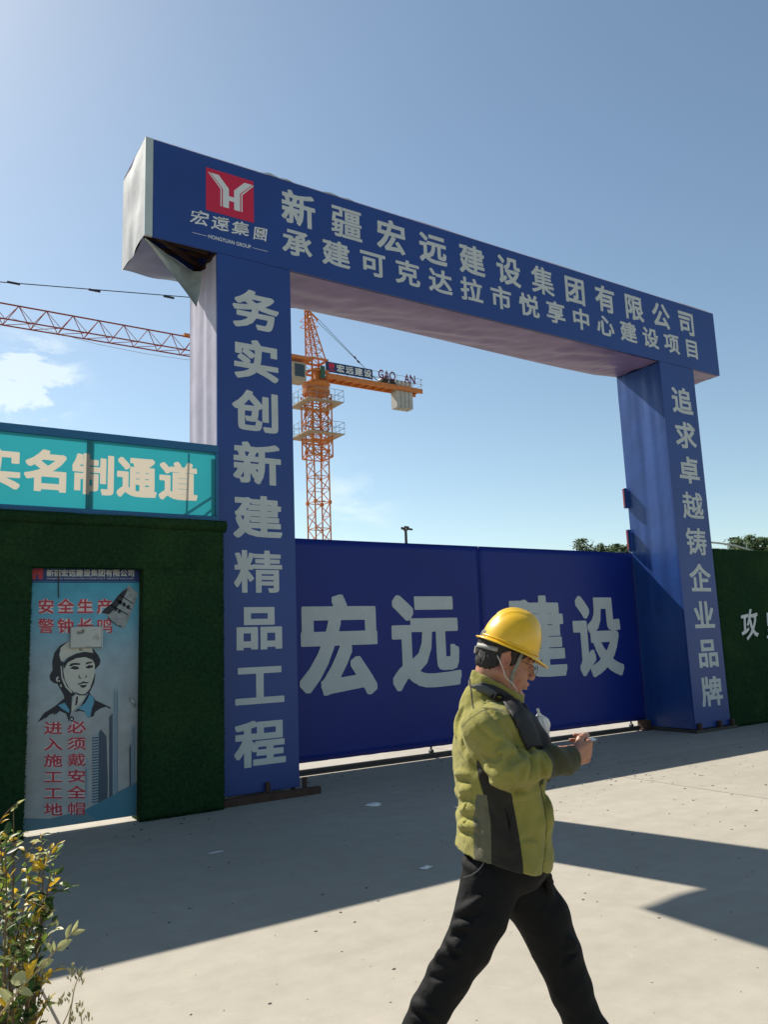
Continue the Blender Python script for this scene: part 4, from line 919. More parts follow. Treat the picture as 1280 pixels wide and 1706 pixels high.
for s_ in (-1, 1):
    hc(hf, (-.015, s_*.055, -.05), (.060, s_*.018, -.102), .020, .018, .03)      # jaw line
    he(hf, (.052, s_*.036, -.035), (.026, .022, .026), .02)                      # cheek
    he(hf, (.078, s_*.031, .004), (.020, .020, .013), .012, 'sub')               # eye socket
    he(hf, (.066, s_*.031, .002), (.0145, .0145, .0125), .004)                   # eyeball under the lid
    hc(hf, (.082, s_*.012, .018), (.072, s_*.046, .020), .007, .006, .012)       # brow
    he(hf, (.092, s_*.012, -.033), (.009, .007, .0065), .006)                   # nostril wing
    # ear: rim, hollow, lobe
    he(hf, (-.012, s_*.074, -.006), (.019, .009, .031), .006); he(hf, (-.008, s_*.083, -.004), (.010, .007, .017), .004, 'sub')
    hc(hf, (-.024, s_*.077, .010), (-.006, s_*.080, .024), .0045, .0045, .004); hc(hf, (-.027, s_*.077, .008), (-.016, s_*.075, -.026), .0045, .005, .004)
hc(hf, (.083, 0, .012), (.103, 0, -.026), .0075, .0095, .012); he(hf, (.100, 0, -.031), (.0105, .011, .009), .006)
he(hf, (.078, 0, -.060), (.018, .026, .016), .015)                               # muzzle
hc(hf, (.087, -.017, -.060), (.095, 0, -.056), .005, .0062, .005); hc(hf, (.087, .017, -.060), (.095, 0, -.056), .005, .0062, .005)
hc(hf, (.085, -.014, -.070), (.092, 0, -.070), .0052, .0068, .005); hc(hf, (.085, .014, -.070), (.092, 0, -.070), .0052, .0068, .005)
hc(hf, (.096, -.020, -.0645), (.100, .020, -.0645), .0022, .0022, .002, 'sub')
he(hf, (.078, 0, -.098), (.020, .022, .017), .015); he(hf, (.094, 0, -.083), (.010, .02, .006), .008, 'sub')
NB = np.array([-.085, 0, 1.37]); hf.cap(NB, hd(-.035, 0, -.045), .046, .055, .03); hf.cap(NB+[.03, 0, .0], hd(.0, 0, -.07), .040, .042, .03)
headVF = hf.mesh()
# --- torso, arms and legs of the body, kept inside the clothes, and the hands
SHR, ELR, WRR = mp_(812, 1208, -.185), mp_(842, 1287, -.225), mp_(958, 1262, -.10)
SHL, ELL, WRL = mp_(822, 1215, .175), np.array([.035, .225, 1.08]), mp_(916, 1272, .07)
HIPR, KNR, ANR = mp_(818, 1470, -.085), mp_(757, 1618, -.10), np.array([-.475, -.10, .135])
HIPL, KNL, ANL = mp_(866, 1470, .085), mp_(938, 1612, .09), np.array([.365, .09, .105])
bf = Field((-.60, -.34, .0), (.62, .34, 1.46), .007)
bf.ell((-.03, 0, 1.16), (.085, .14, .17), .05); bf.ell((-.025, 0, .925), (.08, .13, .09), .04); bf.cap((-.03, 0, .95), (-.03, 0, 1.2), .085, .095, .05); bf.cap(NB-[0, 0, .05], NB, .05, .044, .03)
for a_, b_, c_ in ((SHR, ELR, WRR), (SHL, ELL, WRL)): bf.cap((-.05, 0, 1.28), a_-[0, 0, .02], .05, .04, .03); bf.cap(a_-[0, 0, .02], b_, .038, .034, .02); bf.cap(b_, c_, .036, .026, .02)
RL = [(HIPR, .094), (mp_(803, 1525, -.1), .082), (mp_(779, 1575, -.1), .074), (mp_(748, 1625, -.1), .065), (mp_(716, 1683, -.1), .060), (ANR+[.01, 0, .03], .056)]
LL = [(HIPL, .100), (mp_(903, 1525, .09), .092), (mp_(929, 1583, .09), .081), (mp_(950, 1645, .09), .068), (mp_(971, 1700, .09), .061), (ANL+[-.012, 0, .03], .058)]
for LG, an_ in ((RL, ANR), (LL, ANL)):
    for (a_, r0_), (b_, r1_) in zip(LG[:-1], LG[1:]): bf.cap(a_, b_, r0_*.68, r1_*.68, .01)
    bf.cap(LG[-1][0], an_, .036, .034, .01)
bodyVF = bf.mesh()
def hand(wr, mid, up, side, curls, thumb, spread=1.0):
    """palm and five separate fingers; wr wrist, mid knuckle centre, up = back of hand, side = towards the index finger"""
    wr, mid, up, side = (np.array(v, float) for v in (wr, mid, up, side)); fw = mid-wr; L_ = np.linalg.norm(fw); fw /= L_
    up = up-fw*(up@fw); up /= np.linalg.norm(up); side = side-fw*(side@fw)-up*(side@up); side /= np.linalg.norm(side)
    lo = np.minimum(wr, mid)-.11; hi = np.maximum(wr, mid)+.11; f = Field(lo, hi, .0023)
    f.cap(wr-fw*.05, wr+fw*.01, .026, .024, .015, sq=(up, 1.25))
    for o_, r_ in ((-.030, .0125), (-.010, .0145), (.010, .0145), (.029, .0135)): f.cap(wr+side*o_*.65+fw*.008, mid+side*o_, r_*1.1, r_, .012)
    ln = [.070, .080, .074, .058]; rd = [.0085, .0088, .0083, .0074]
    for i, (o_, cu) in enumerate(zip((.029, .010, -.010, -.029), curls)):
        p = mid+side*o_-fw*.002; a = .12; d_ = fw+side*(.05*(1.5-i))*spread; d_ /= np.linalg.norm(d_)
        for j, fr_ in enumerate((.48, .30, .24)):
            a += cu[j]; v = d_*math.cos(a)-up*math.sin(a); q = p+v*ln[i]*fr_; f.cap(p, q, rd[i]*(1-.07*j), rd[i]*(1-.07*(j+1)), .0022); p = q
    p = wr+side*.024+fw*.022-up*.006
    for j, (v, l_, r_) in enumerate(zip(thumb, (.038, .032, .026), (.0135, .0105, .0092))):
        v = side*v[0]+fw*v[1]-up*v[2]; v /= np.linalg.norm(v); q = p+v*l_; f.cap(p, q, r_, r_*.86, .006); p = q
    return f.mesh()
PH = mp_(984, 1236, -.02)                    # the phone
gR = hand(WRR+[.0, 0, 0], mp_(980, 1251, -.055), (.15, -.85, -.35), (.1, -.25, .95), [(.75, .9, .5), (.85, .95, .5), (.95, .95, .5), (1.05, .95, .5)], [(.45, .9, .45), (-.05, 1, .25), (-.25, 1, .10)])
gL = hand(WRL+np.array([.0, .0, .0]), mp_(948, 1266, .03), (.2, .9, -.3), (.1, .1, 1), [(.7, .9, .5), (.85, .95, .5), (.9, .95, .5), (.95, .95, .5)], [(.3, .9, .4), (-.1, 1, .3), (-.2, 1, .25)])
off_ = 0; VV = []; FF = []
for v_, f_ in (bodyVF, headVF, gR, gL): VV.append(v_); FF.append(f_+off_); off_ += len(v_)
body = mk('body', (np.vstack(VV), np.vstack(FF)), M_skin, man)

# lips and eyes carry their own colour
M_lip = mat('lips', (.28, .09, .075), rough=.45)
# --- hair: cap following the skull, cropped at the nape
hr = Field((-.20, -.12, 1.40), (.20, .12, 1.70), .0032)
he(hr, (-.014, 0, .036), (.097, .078, .089), 0); he(hr, (-.040, 0, -.02), (.062, .066, .058), .02)
for s_ in (-1, 1): hc(hr, (.012, s_*.071, .03), (.012, s_*.068, -.012), .009, .006, .01)
he(hr, (.075, 0, -.02), (.058, .09, .062), .006, 'sub')
for s_ in (-1, 1): he(hr, (-.010, s_*.082, -.008), (.024, .017, .034), .003, 'sub')
hr.ell(hd(-.03, 0, -.10), (.09, .09, .045), 0, 'sub')
hr.ripple(lambda X, Y, Z: .0012*g3(X*420, Y*380, Z*160))
mk('hair', hr.mesh(), M_hair, man)
# eyebrow hairs, stubble-dark brows
bb = MB()
for s_ in (-1, 1):
    bb.tube([tuple(hd(.0905, s_*.014, .021)), tuple(hd(.088, s_*.030, .0265)), tuple(hd(.078, s_*.046, .022))], .0028, 5, .0012)
bb.build('eyebrow', M_hair, man, smooth=True)
bb = MB()
for s_ in (-1, 1): bb.tube([tuple(hd(.0815, s_*.020, .001)), tuple(hd(.0825, s_*.031, -.001)), tuple(hd(.0765, s_*.043, .0))], .0014, 5)
bb.build('eyelash', M_hair, man)
# glasses
M_gl = mat('thin_dark_spectacle_frame', (.08, .03, .02), rough=.3, metal=.4); bb = MB()
for s_ in (-1, 1):
    pts = [tuple(hd(.101+.002*math.cos(t), s_*(.032+.021*math.cos(t)), -.004+.016*math.sin(t))) for t in np.linspace(0, 2*math.pi, 21)]; bb.tube(pts, .0011, 5)
    bb.tube([tuple(hd(.099, s_*.053, .002)), tuple(hd(.07, s_*.071, .006)), tuple(hd(.0, s_*.078, .012))], .0011, 5)
bb.tube([tuple(hd(.103, -.011, .0)), tuple(hd(.107, 0, .003)), tuple(hd(.103, .011, .0))], .0011, 5)
gls = bb.build('glasses', M_gl, man, smooth=True)
lm_ = bpy.data.materials.new('spectacle_lens'); lm_.use_nodes = True; nt_ = lm_.node_tree; nt_.nodes.clear(); oo = nt_.nodes.new('ShaderNodeOutputMaterial'); t1 = nt_.nodes.new('ShaderNodeBsdfTransparent'); t2 = nt_.nodes.new('ShaderNodeBsdfGlossy'); t2.inputs['Roughness'].default_value = .05; mx_ = nt_.nodes.new('ShaderNodeMixShader'); mx_.inputs[0].default_value = .08
nt_.links.new(t1.outputs[0], mx_.inputs[1]); nt_.links.new(t2.outputs[0], mx_.inputs[2]); nt_.links.new(mx_.outputs[0], oo.inputs[0])
for s_ in (-1, 1):
    bb = MB(); vs = [tuple(hd(.101+.002*math.cos(t), s_*(.032+.0205*math.cos(t)), -.004+.0155*math.sin(t))) for t in np.linspace(0, 2*math.pi, 20, endpoint=False)]; bb.add(vs, [tuple(range(20))]); bb.build('lens', lm_, gls)

# --- hard hat
M_hat = mat('yellow_hard_hat_plastic', (.74, .43, .010), rough=.33, spec=.5, coat=.25, var=.06, vscale=30, col2=(.40, .24, .02), c2scale=22, c2lo=.62, c2hi=.72)
hbk, htp, htip = mp_(799, 1061), mp_(856, 1019), mp_(912, 1107)
tilt = math.atan2(-(htip[2]-hbk[2]), htip[0]-hbk[0]); LX = np.array([math.cos(tilt), 0, -math.sin(tilt)]); LZ = np.array([math.sin(tilt), 0, math.cos(tilt)]); LY = np.array([0, 1., 0])
Lh = np.linalg.norm((htip-hbk)[[0, 2]]); hcn = (hbk+htip)/2; hcn[1] = 0
top_h = (htp-hcn)@LZ
A0, A1, Bw, Hh = Lh/2-.008, Lh/2-.034, .100, top_h
c0 = hcn-LX*.006+LZ*.004
bb = MB(); nt2, nr = 96, 30
def hat_pt(th, v, inner=0.0):
    cx_, sy_ = math.cos(th), math.sin(th)
    if v <= 1:                      # dome
        e = v*math.pi/2; rr = math.sin(e)**.86; zz = max(0, math.cos(e))**.92
        ax_ = A1 if cx_ > 0 else A0-.004
        x = ax_*rr*cx_; y = Bw*rr*sy_; z = Hh*zz+.006
        w = abs(y)/Bw
        for yc, am, sg in ((0, .011, .016), (.036, .006, .007), (-.036, .006, .007)): z += am*math.exp(-((y-yc)/sg)**2)*(1-v**3)*(1 if x > -.09 else .5)
        x -= .004*(1-zz)*0
    else:                           # rim and peak
        t = v-1; fl = .011+(.034*max(0, cx_)**3)+.004*max(0, -cx_)**4
        x = (A1 if cx_ > 0 else A0-.004)*cx_+fl*cx_*t; y = (Bw+.011*t)*sy_; z = .006-.010*t-.010*max(0, cx_)**3*t+.0045*math.sin(t*math.pi)*0
    return c0+LX*(x-inner*cx_)+LY*(y-inner*sy_)+LZ*(z-inner*.6)
vl = [ (k/nr)**.85 for k in range(nr+1)]+[1.12, 1.35, 1.65, 1.9, 2.0]
bb = MB(); vs = []
for v in vl:
    for i in range(nt2): vs.append(tuple(hat_pt(2*math.pi*i/nt2, v)))
fs = [(j*nt2+i, (j+1)*nt2+i, (j+1)*nt2+(i+1) % nt2, j*nt2+(i+1) % nt2) for j in range(len(vl)-1) for i in range(nt2)]
bb.add(vs, fs); hat = bb.build('hard_hat', M_hat, man, smooth=True)
s_ = hat.modifiers.new('thickness', 'SOLIDIFY'); s_.thickness = .0035; s_.offset = -1
bb = MB(); bb.tube([tuple(hat_pt(2*math.pi*i/72, 2.0)) for i in range(73)], .0028, 6); bb.build('rim_bead', M_hat, hat, smooth=True)
bb = MB(); bb.tube([tuple(hat_pt(2*math.pi*i/72, 1.06)+LZ*.004) for i in range(73)], .0035, 6); bb.build('rain_gutter', M_hat, hat, smooth=True)
M_str = mat('grey_webbing', (.20, .20, .17), rough=.8, var=.2, vscale=60)
def ribbon(pts, w, wd, nm, m, parent, th=.0015):
    bb = MB(); P = [Vector(tuple(p)) for p in pts]; wv = Vector(wd).normalized()*w/2
    vs = []
    for p in P: vs += [p-wv, p+wv]
    bb.add(vs, [(2*i, 2*i+1, 2*i+3, 2*i+2) for i in range(len(P)-1)]); o = bb.build(nm, m, parent, smooth=True); q = o.modifiers.new('thickness', 'SOLIDIFY'); q.thickness = th; q.offset = 0; return o
for s_ in (-1, 1):
    ribbon([hd(.034, s_*.080, .045), hd(.030, s_*.076, .0), hd(.026, s_*.069, -.045), hd(.034, s_*.052, -.085), hd(.045, s_*.026, -.117), hd(.05, 0, -.122)], .011, LX, 'chin_strap', M_str, hat)
M_hb = mat('pale_grey_headband', (.26, .25, .23), rough=.6, var=.2, vscale=50)
ribbon([hd(-.010+.100*math.cos(t), .081*math.sin(t), .040-.028*abs(math.sin((t)/2))) for t in np.linspace(math.pi*.62, math.pi*1.38, 15)], .015, LZ, 'headband', M_hb, hat)
ribbon([hd(-.093, s_, -.004) for s_ in (-.030, -.015, 0, .015, .03)], .018, LZ, 'headband', M_hb, hat)
bb = MB(); bb.bar(tuple(hd(-.095, 0, -.003)), tuple(hd(-.112, 0, -.006)), .013, 12); bb.build('ratchet_knob', M_hb, hat)

# --- fleece jacket
def smooth_pts(P, n=8):
    P = [np.array(p, float) for p in P]; out = []
    for i in range(len(P)-1):
        a = P[max(i-1, 0)]; b = P[i]; c = P[i+1]; d = P[min(i+2, len(P)-1)]
        for t in np.linspace(0, 1, n, endpoint=False): out.append(.5*((2*b)+(-a+c)*t+(2*a-5*b+4*c-d)*t*t+(-a+3*b-3*c+d)*t**3))
    return out+[P[-1]]
jk = Field((-.34, -.36, .82), (.40, .36, 1.56), .0052)
def sec(z, x0, x1, w): return (z, (x0+x1)/2, (x1-x0)/2, w)
# trunk as a stack of blended oval slices read off the outline
prof = []
for py, xb, xf, w in ((1168, 783, 868, .12), (1185, 770, 880, .165), (1215, 760, 892, .195), (1250, 756, 900, .20), (1300, 757, 908, .192), (1340, 764, 915, .19), (1380, 763, 919, .198), (1410, 761, 918, .20), (1432, 764, 912, .198)):
    a_, b_ = mp_(xb, py), mp_(xf, py); prof.append(((a_[2]+b_[2])/2, a_[0]+.0, b_[0]-.0, w))
prof = prof[::-1]; pz = np.array([p[0] for p in prof]); px0 = np.array([p[1] for p in prof]); px1 = np.array([p[2] for p in prof]); pw = np.array([p[3] for p in prof])
X, Y, Z = np.meshgrid(*jk.ax, indexing='ij')
Zt = Z
x0_, x1_, w_ = np.interp(Zt, pz, px0), np.interp(Zt, pz, px1), np.interp(Zt, pz, pw)
cx_ = (x0_+x1_)/2; ax_ = (x1_-x0_)/2; e_ = 2.35
rr_ = (np.abs((X-cx_)/ax_)**e_+np.abs(Y/w_)**e_)**(1/e_); Dt = (rr_-1)*np.minimum(ax_, w_)
zh_a, zh_b = mp_(762, 1412), mp_(905, 1440); hemz = zh_a[2]+(zh_b[2]-zh_a[2])*np.clip((X-zh_a[0])/(zh_b[0]-zh_a[0]), 0, 1)**1.5; Dt = np.maximum(Dt, np.maximum(hemz-Z, Z-pz[-1]))
jk.D = np.minimum(Dt, .2)
jk.ell((-.045, 0, 1.325), (.105, .13, .075), .05)
for a_ in (SHR, SHL): jk.ell(a_+np.array([-.008, .02 if a_ is SHR else -.02, -.012]), (.074, .055, .066), .035); jk.ell((-.05, a_[1]*.5, 1.335), (.08, .09, .05), .04)
for a_, b_, c_ in ((SHR, ELR, WRR), (SHL, ELL, WRL)):
    jk.cap(a_-[0, 0, .01], b_, .066, .052, .022); jk.cap(b_, c_-(c_-b_)*.02, .056, .042, .02)
# collar
cb, cf = mp_(797, 1122), mp_(866, 1158)
jk.cap((-.075, 0, 1.37), (-.045, 0, 1.455), .082, .072, .02); jk.cap((-.035, 0, 1.36), (.0, 0, 1.415), .075, .062, .02)
# open neck and the cut of the collar
Dn = ((X+.045-.35*(Z-1.42))**2/.066**2+(Y)**2/.062**2)**.5-1; Dn = Dn*.06; nk = np.maximum(Dn, 1.38-Z)
jk.D = np.maximum(jk.D, -nk)
nrm = np.array([cb[0]-cf[0], cb[2]-cf[2]]); nrm = np.array([-nrm[1], nrm[0]])/np.linalg.norm(nrm); nrm = nrm*(1 if nrm[1] > 0 else -1)
jk.D = np.maximum(jk.D, (X-cb[0])*nrm[0]+(Z-cb[2])*nrm[1]-.002)
pdist = (X-cb[0])*nrm[0]+(Z-cb[2])*nrm[1]+.050
jk.D += .007*np.exp(-(pdist/.008)**2)*(Z > 1.33)-.003*np.exp(-((pdist-.045)/.012)**2)*(Z > 1.36)
xz_ = np.interp(Z, [p[2] for p in [mp_(898, 1300, -.1), mp_(906, 1370, -.1), mp_(900, 1434, -.1)]][::-1], [p[0] for p in [mp_(898, 1300, -.1), mp_(906, 1370, -.1), mp_(900, 1434, -.1)]][::-1])
jk.D += .005*np.exp(-((X-xz_)/.006)**2)*(Y < .0)*(Z < 1.2)
jk.ell((-.03, 0, .84), (.13, .165, .075), .01, 'sub')       # hollow at the hem
# cuffs cut square
for b_, c_ in ((ELR, WRR), (ELL, WRL)):
    d_ = (c_-b_)/np.linalg.norm(c_-b_); near = ((X-c_[0])**2+(Y-c_[1])**2+(Z-c_[2])**2) < .10**2
    cutp = (X-c_[0])*d_[0]+(Y-c_[1])*d_[1]+(Z-c_[2])*d_[2]; jk.D = np.where(near, np.maximum(jk.D, cutp), jk.D)
# folds
def ridge(ph): return (.5+.5*np.cos(ph+.6*np.sin(ph*.37+1)))**2.2*(.65+.35*np.sin(ph*.31+2))
def segco(a, b):
    d = b-a; L2 = d@d; t = ((X-a[0])*d[0]+(Y-a[1])*d[1]+(Z-a[2])*d[2])/L2; tc = np.clip(t, 0, 1)
    r = np.sqrt((X-a[0]-tc*d[0])**2+(Y-a[1]-tc*d[1])**2+(Z-a[2]-tc*d[2])**2); return t, r
for a_, b_, c_, sg in ((SHR, ELR, WRR, -1), (SHL, ELL, WRL, 1)):
    t, r = segco(a_, b_); near = np.exp(-(r/.085)**4)*np.clip(1.2-np.abs(t-.55)*1.6, 0, 1)
    ph = t*15+(X-a_[0])*38+1.0*np.sin(Y*22)+1.3*np.sin(X*21+Z*13); w2 = .014*near*np.clip(.25+t, 0, 1.2); jk.D -= w2*(ridge(ph)-.3)
    t, r = segco(b_, c_); near = np.exp(-(r/.075)**4)*np.clip(1.25-np.abs(t-.35)*1.5, 0, 1)
    ph = t*25+(Z-b_[2])*34+1.2*np.sin(Y*28+2)+.9*np.sin(X*25); jk.D -= .017*near*(ridge(ph)-.3)
low = np.clip((1.22-Z)/.14, 0, 1)
jk.D -= low*.010*(ridge(Z*78+X*22+1.6*np.sin(X*17+Y*9)+1.1*np.sin(Y*19))-.25)*np.clip(.75-(X+.15)*6+.3*np.sin(Y*9), .05, 1)
jk.D += .0030*np.sin(Z*23+X*31+Y*18)*np.clip((1.38-Z)/.1, 0, 1)+.0012*g3(X*95, Y*88, Z*80)
jk.D += .009*np.exp(-((X-.115)/.05)**2)*np.sin(Z*42+1.5*np.sin(Y*9))*np.clip((1.2-Z)/.1, 0, 1)
CAML = np.array([(np.array([0, 0, CAM_H])-MAN)@_rt, (np.array([0, 0, CAM_H])-MAN)@_g, CAM_H])
def lray(px, py): d = ray(px, py); return Vector((d@_rt, d@_g, d[2])).normalized()
from mathutils.bvhtree import BVHTree
def tree_of(VF): return BVHTree.FromPolygons([tuple(v) for v in VF[0]], [tuple(f) for f in VF[1]])
def hit(tr_, px, py, lift=0.0):
    d = lray(px, py); q, n, i, t = tr_.ray_cast(Vector(tuple(CAML)), d)
    if q is None:
        p = Vector(tuple(mp_(px, py, -.05))); q, n, i, t = tr_.find_nearest(p)
    if n.dot(d) > 0: n = -n
    return np.array(q+n*lift)
def strokes(fld, tr_, lst, conv):
    for pts, rad, dep in lst:
        P = [hit(tr_, *conv(*p), 0) for p in pts]; P = smooth_pts(P, 4); n = len(P)
        for i in range(n-1):
            e = .35+.65*math.sin(math.pi*min(1, max(0, (i+.5)/(n-1)))); 
            nn = np.array([CAML[0]-P[i][0], CAML[1]-P[i][1], CAML[2]-P[i][2]]); nn /= np.linalg.norm(nn)
            if dep > 0: fld.cap(P[i]-nn*(rad*e-dep*e), P[i+1]-nn*(rad*e-dep*e), rad*e, rad*e, .012)
            else: fld.cap(P[i]+nn*(rad*e+dep*e), P[i+1]+nn*(rad*e+dep*e), rad*e, rad*e, .008, 'sub')
cj = lambda x, y: (660+x/3.2, 990+y/3.2)
T0 = tree_of(jk.mesh())
strokes(jk, T0, [
 ([(590, 815), (552, 860), (550, 915), (580, 955)], .016, .007), ([(625, 850), (600, 890), (615, 935)], .010, -.006), ([(640, 815), (690, 862), (700, 925), (680, 985)], .013, .006),
 ([(712, 868), (722, 930), (715, 985)], .009, -.006), ([(738, 862), (752, 925), (745, 985)], .012, .006), ([(768, 860), (780, 930), (778, 975)], .008, -.005), ([(800, 845), (815, 905), (806, 960)], .011, .005),
 ([(470, 600), (545, 665), (600, 745), (640, 815)], .013, -.006), ([(500, 585), (585, 660), (630, 740)], .014, .006), ([(430, 700), (500, 745), (560, 790)], .010, -.005), ([(400, 640), (470, 690), (540, 770)], .013, .005),
 ([(350, 700), (352, 780), (385, 860), (440, 930), (520, 1005)], .006, -.004), ([(450, 860), (520, 880), (560, 850)], .010, -.004), ([(480, 930), (540, 965), (600, 1000)], .012, .005),
 ([(318, 960), (350, 950), (390, 962)], .011, .007), ([(322, 1003), (355, 992), (392, 1002)], .008, -.006), ([(340, 1050), (370, 1038), (400, 1050)], .011, .006), ([(345, 1100), (380, 1090), (430, 1108)], .009, -.006),
 ([(346, 1150), (385, 1140), (440, 1160)], .012, .006), ([(340, 1190), (380, 1188), (440, 1205)], .008, -.006), ([(335, 1230), (380, 1232), (445, 1242)], .012, .006), ([(335, 1268), (390, 1272), (440, 1282)], .008, -.005),
 ([(580, 1050), (640, 1040), (720, 1010)], .009, -.006), ([(600, 1085), (680, 1070), (760, 1050)], .012, .004), ([(590, 1110), (612, 1180), (600, 1290)], .006, -.004), ([(640, 1330), (700, 1300), (760, 1310)], .010, -.004), ([(800, 1080), (815, 1160), (805, 1260)], .014, .006),
 ([(700, 1120), (690, 1200), (700, 1290)], .012, -.004), ([(480, 1130), (520, 1180), (530, 1260)], .010, -.004), ([(445, 1110), (447, 1240), (440, 1350)], .005, -.003), ([(375, 1050), (372, 1200), (362, 1350)], .005, -.003),
 ([(470, 500), (475, 560), (472, 590)], .005, -.003), ([(360, 600), (335, 680), (325, 760)], .014, .004)], cj)
VJ = jk.mesh()
# colour zones as distance attributes (positive = dark cloth; at the pocket, its opening's shade painted in)
def armtest(V):
    def sd(a, b):
        d = b-a; t = np.clip(((V-a)@d)/(d@d), 0, 1); return np.linalg.norm(V-a-t[:, None]*d, axis=1), t
    rs = []
    for a_, b_, c_ in ((SHR, ELR, WRR), (SHL, ELL, WRL)):
        r1, t1 = sd(a_-[0, 0, .01], b_); r2, t2 = sd(b_, c_); rs.append((r1-(.066-.014*t1), r2-(.056-.014*t2), t2))
    return rs
cufA = lambda V: np.max([np.where(rs[1] < .035, (rs[2]-.52)*.22, -.1) for rs in armtest(V)], axis=0)
sA, sB = mp_(783, 1262, -.19), mp_(852, 1425, -.19)
def sideA(V):
    ar = np.min([np.minimum(rs[0], rs[1]) for rs in armtest(V)], axis=0)
    # back-to-front limits of the dark side panel in x, widening to the hem
    zq = [.86, .93, .99, 1.05, 1.12, 1.17, 1.215, 1.25]; xl = np.interp(V[:, 2], zq, [-.100, -.100, -.096, -.094, -.110, -.122, -.125, -.12]); xr = np.interp(V[:, 2], zq, [-.004, -.004, -.008, -.014, -.024, -.045, -.085, -.115])
    d = np.minimum(V[:, 0]-xl, xr-V[:, 0]); return np.minimum(d, ar-.013)
def greyA(V):
    ar = np.min([np.minimum(rs[0], rs[1]) for rs in armtest(V)], axis=0)
    zq = [.86, 1.05, 1.12]; xl = np.interp(V[:, 2], zq, [-.150, -.142, -.13]); xr = np.interp(V[:, 2], zq, [-.100, -.094, -.10]); return np.minimum(np.minimum(V[:, 0]-xl, xr-V[:, 0]), np.minimum(ar-.003, 1.12-V[:, 2]))
def seamA(V):
    c = mp_(815, 1233, -.2); dx, dz = V[:, 0]-c[0], V[:, 2]-c[2]; r = np.hypot(dx, dz); an = np.degrees(np.arctan2(dz, dx)) % 360
    return np.where((V[:, 1] < -.07) & (an > 50) & (an < 225), .0017-np.abs(r-.094-.006*np.sin(np.radians(an*2))), -.01)
ZP = [mp_(898, 1300, -.1), mp_(903, 1330, -.1), mp_(906, 1370, -.1), mp_(906, 1405, -.1), mp_(900, 1434, -.1)]
def zipA(V): xz = np.interp(V[:, 2], [p[2] for p in ZP][::-1], [p[0] for p in ZP][::-1]); return np.where((V[:, 1] < 0) & (V[:, 2] < ZP[0][2]), .0017-np.abs(V[:, 0]-xz), -.01)
def slitA(V):
    a, b = mp_(841, 1345, -.19), mp_(849, 1392, -.19); t = np.clip((V[:, 2]-b[2])/(a[2]-b[2]), -1, 2); xs = b[0]+(a[0]-b[0])*t+.006*np.sin(np.pi*t); return np.where((V[:, 1] < -.05), np.minimum(.0042*np.sin(np.pi*np.clip(t, 0, 1))-np.abs(V[:, 0]-xs), .01), -.01)
def jacket_mat():
    m = bpy.data.materials.new('olive_green_fleece'); m.use_nodes = True; nt = m.node_tree; nd = nt.nodes; L = nt.links; b = nd['Principled BSDF']
    b.inputs['Roughness'].default_value = .95; b.inputs['Specular IOR Level'].default_value = .15; b.inputs['Sheen Weight'].default_value = .12
    tc = nd.new('ShaderNodeTexCoord'); cur = None
    def nz(sc, det=5):
        n = nd.new('ShaderNodeTexNoise'); n.inputs['Scale'].default_value = sc; n.inputs['Detail'].default_value = det; L.new(tc.outputs['Object'], n.inputs[0]); return n.outputs[0]
    def step(an, w=.0012):
        a = nd.new('ShaderNodeAttribute'); a.attribute_name = an; r = nd.new('ShaderNodeMapRange'); r.inputs[1].default_value = -w; r.inputs[2].default_value = w; L.new(a.outputs['Fac'], r.inputs[0]); return r.outputs[0]
    r = nd.new('ShaderNodeMapRange'); r.inputs[1].default_value = .3; r.inputs[2].default_value = .7; r.inputs[3].default_value = .86; r.inputs[4].default_value = 1.12; L.new(nz(9), r.inputs[0])
    cur = (.245, .225, .058, 1); 
    for an, c in (('side_panel', (.026, .024, .020, 1)), ('grey_panel', (.115, .11, .072, 1)), ('cuff_cloth', (.058, .058, .030, 1)), ('seam', (.09, .09, .03, 1)), ('zipper', (.05, .05, .018, 1)), ('pocket_slit_shade', (.004, .004, .004, 1))):
        x = nd.new('ShaderNodeMixRGB'); L.new(step(an), x.inputs[0])
        if isinstance(cur, tuple): x.inputs[1].default_value = cur
        else: L.new(cur, x.inputs[1])
        x.inputs[2].default_value = c; cur = x.outputs[0]
    x = nd.new('ShaderNodeMixRGB'); x.blend_type = 'MULTIPLY'; x.inputs[0].default_value = 1; L.new(cur, x.inputs[1]); L.new(r.outputs[0], x.inputs[2]); L.new(x.outputs[0], b.inputs['Base Color'])
    bp0 = nd.new('ShaderNodeBump'); bp0.inputs['Strength'].default_value = .55; bp0.inputs['Distance'].default_value = .012; L.new(nz(34, 4), bp0.inputs['Height'])
    bp = nd.new('ShaderNodeBump'); bp.inputs['Strength'].default_value = .8; bp.inputs['Distance'].default_value = .003; L.new(nz(300, 3), bp.inputs['Height']); L.new(bp0.outputs[0], bp.inputs['Normal']); L.new(bp.outputs[0], b.inputs['Normal'])
    return m
jacket = mk('fleece_jacket', VJ, jacket_mat(), man, {'side_panel': sideA, 'grey_panel': greyA, 'cuff_cloth': cufA, 'seam': seamA, 'zipper': zipA, 'pocket_slit_shade': slitA})

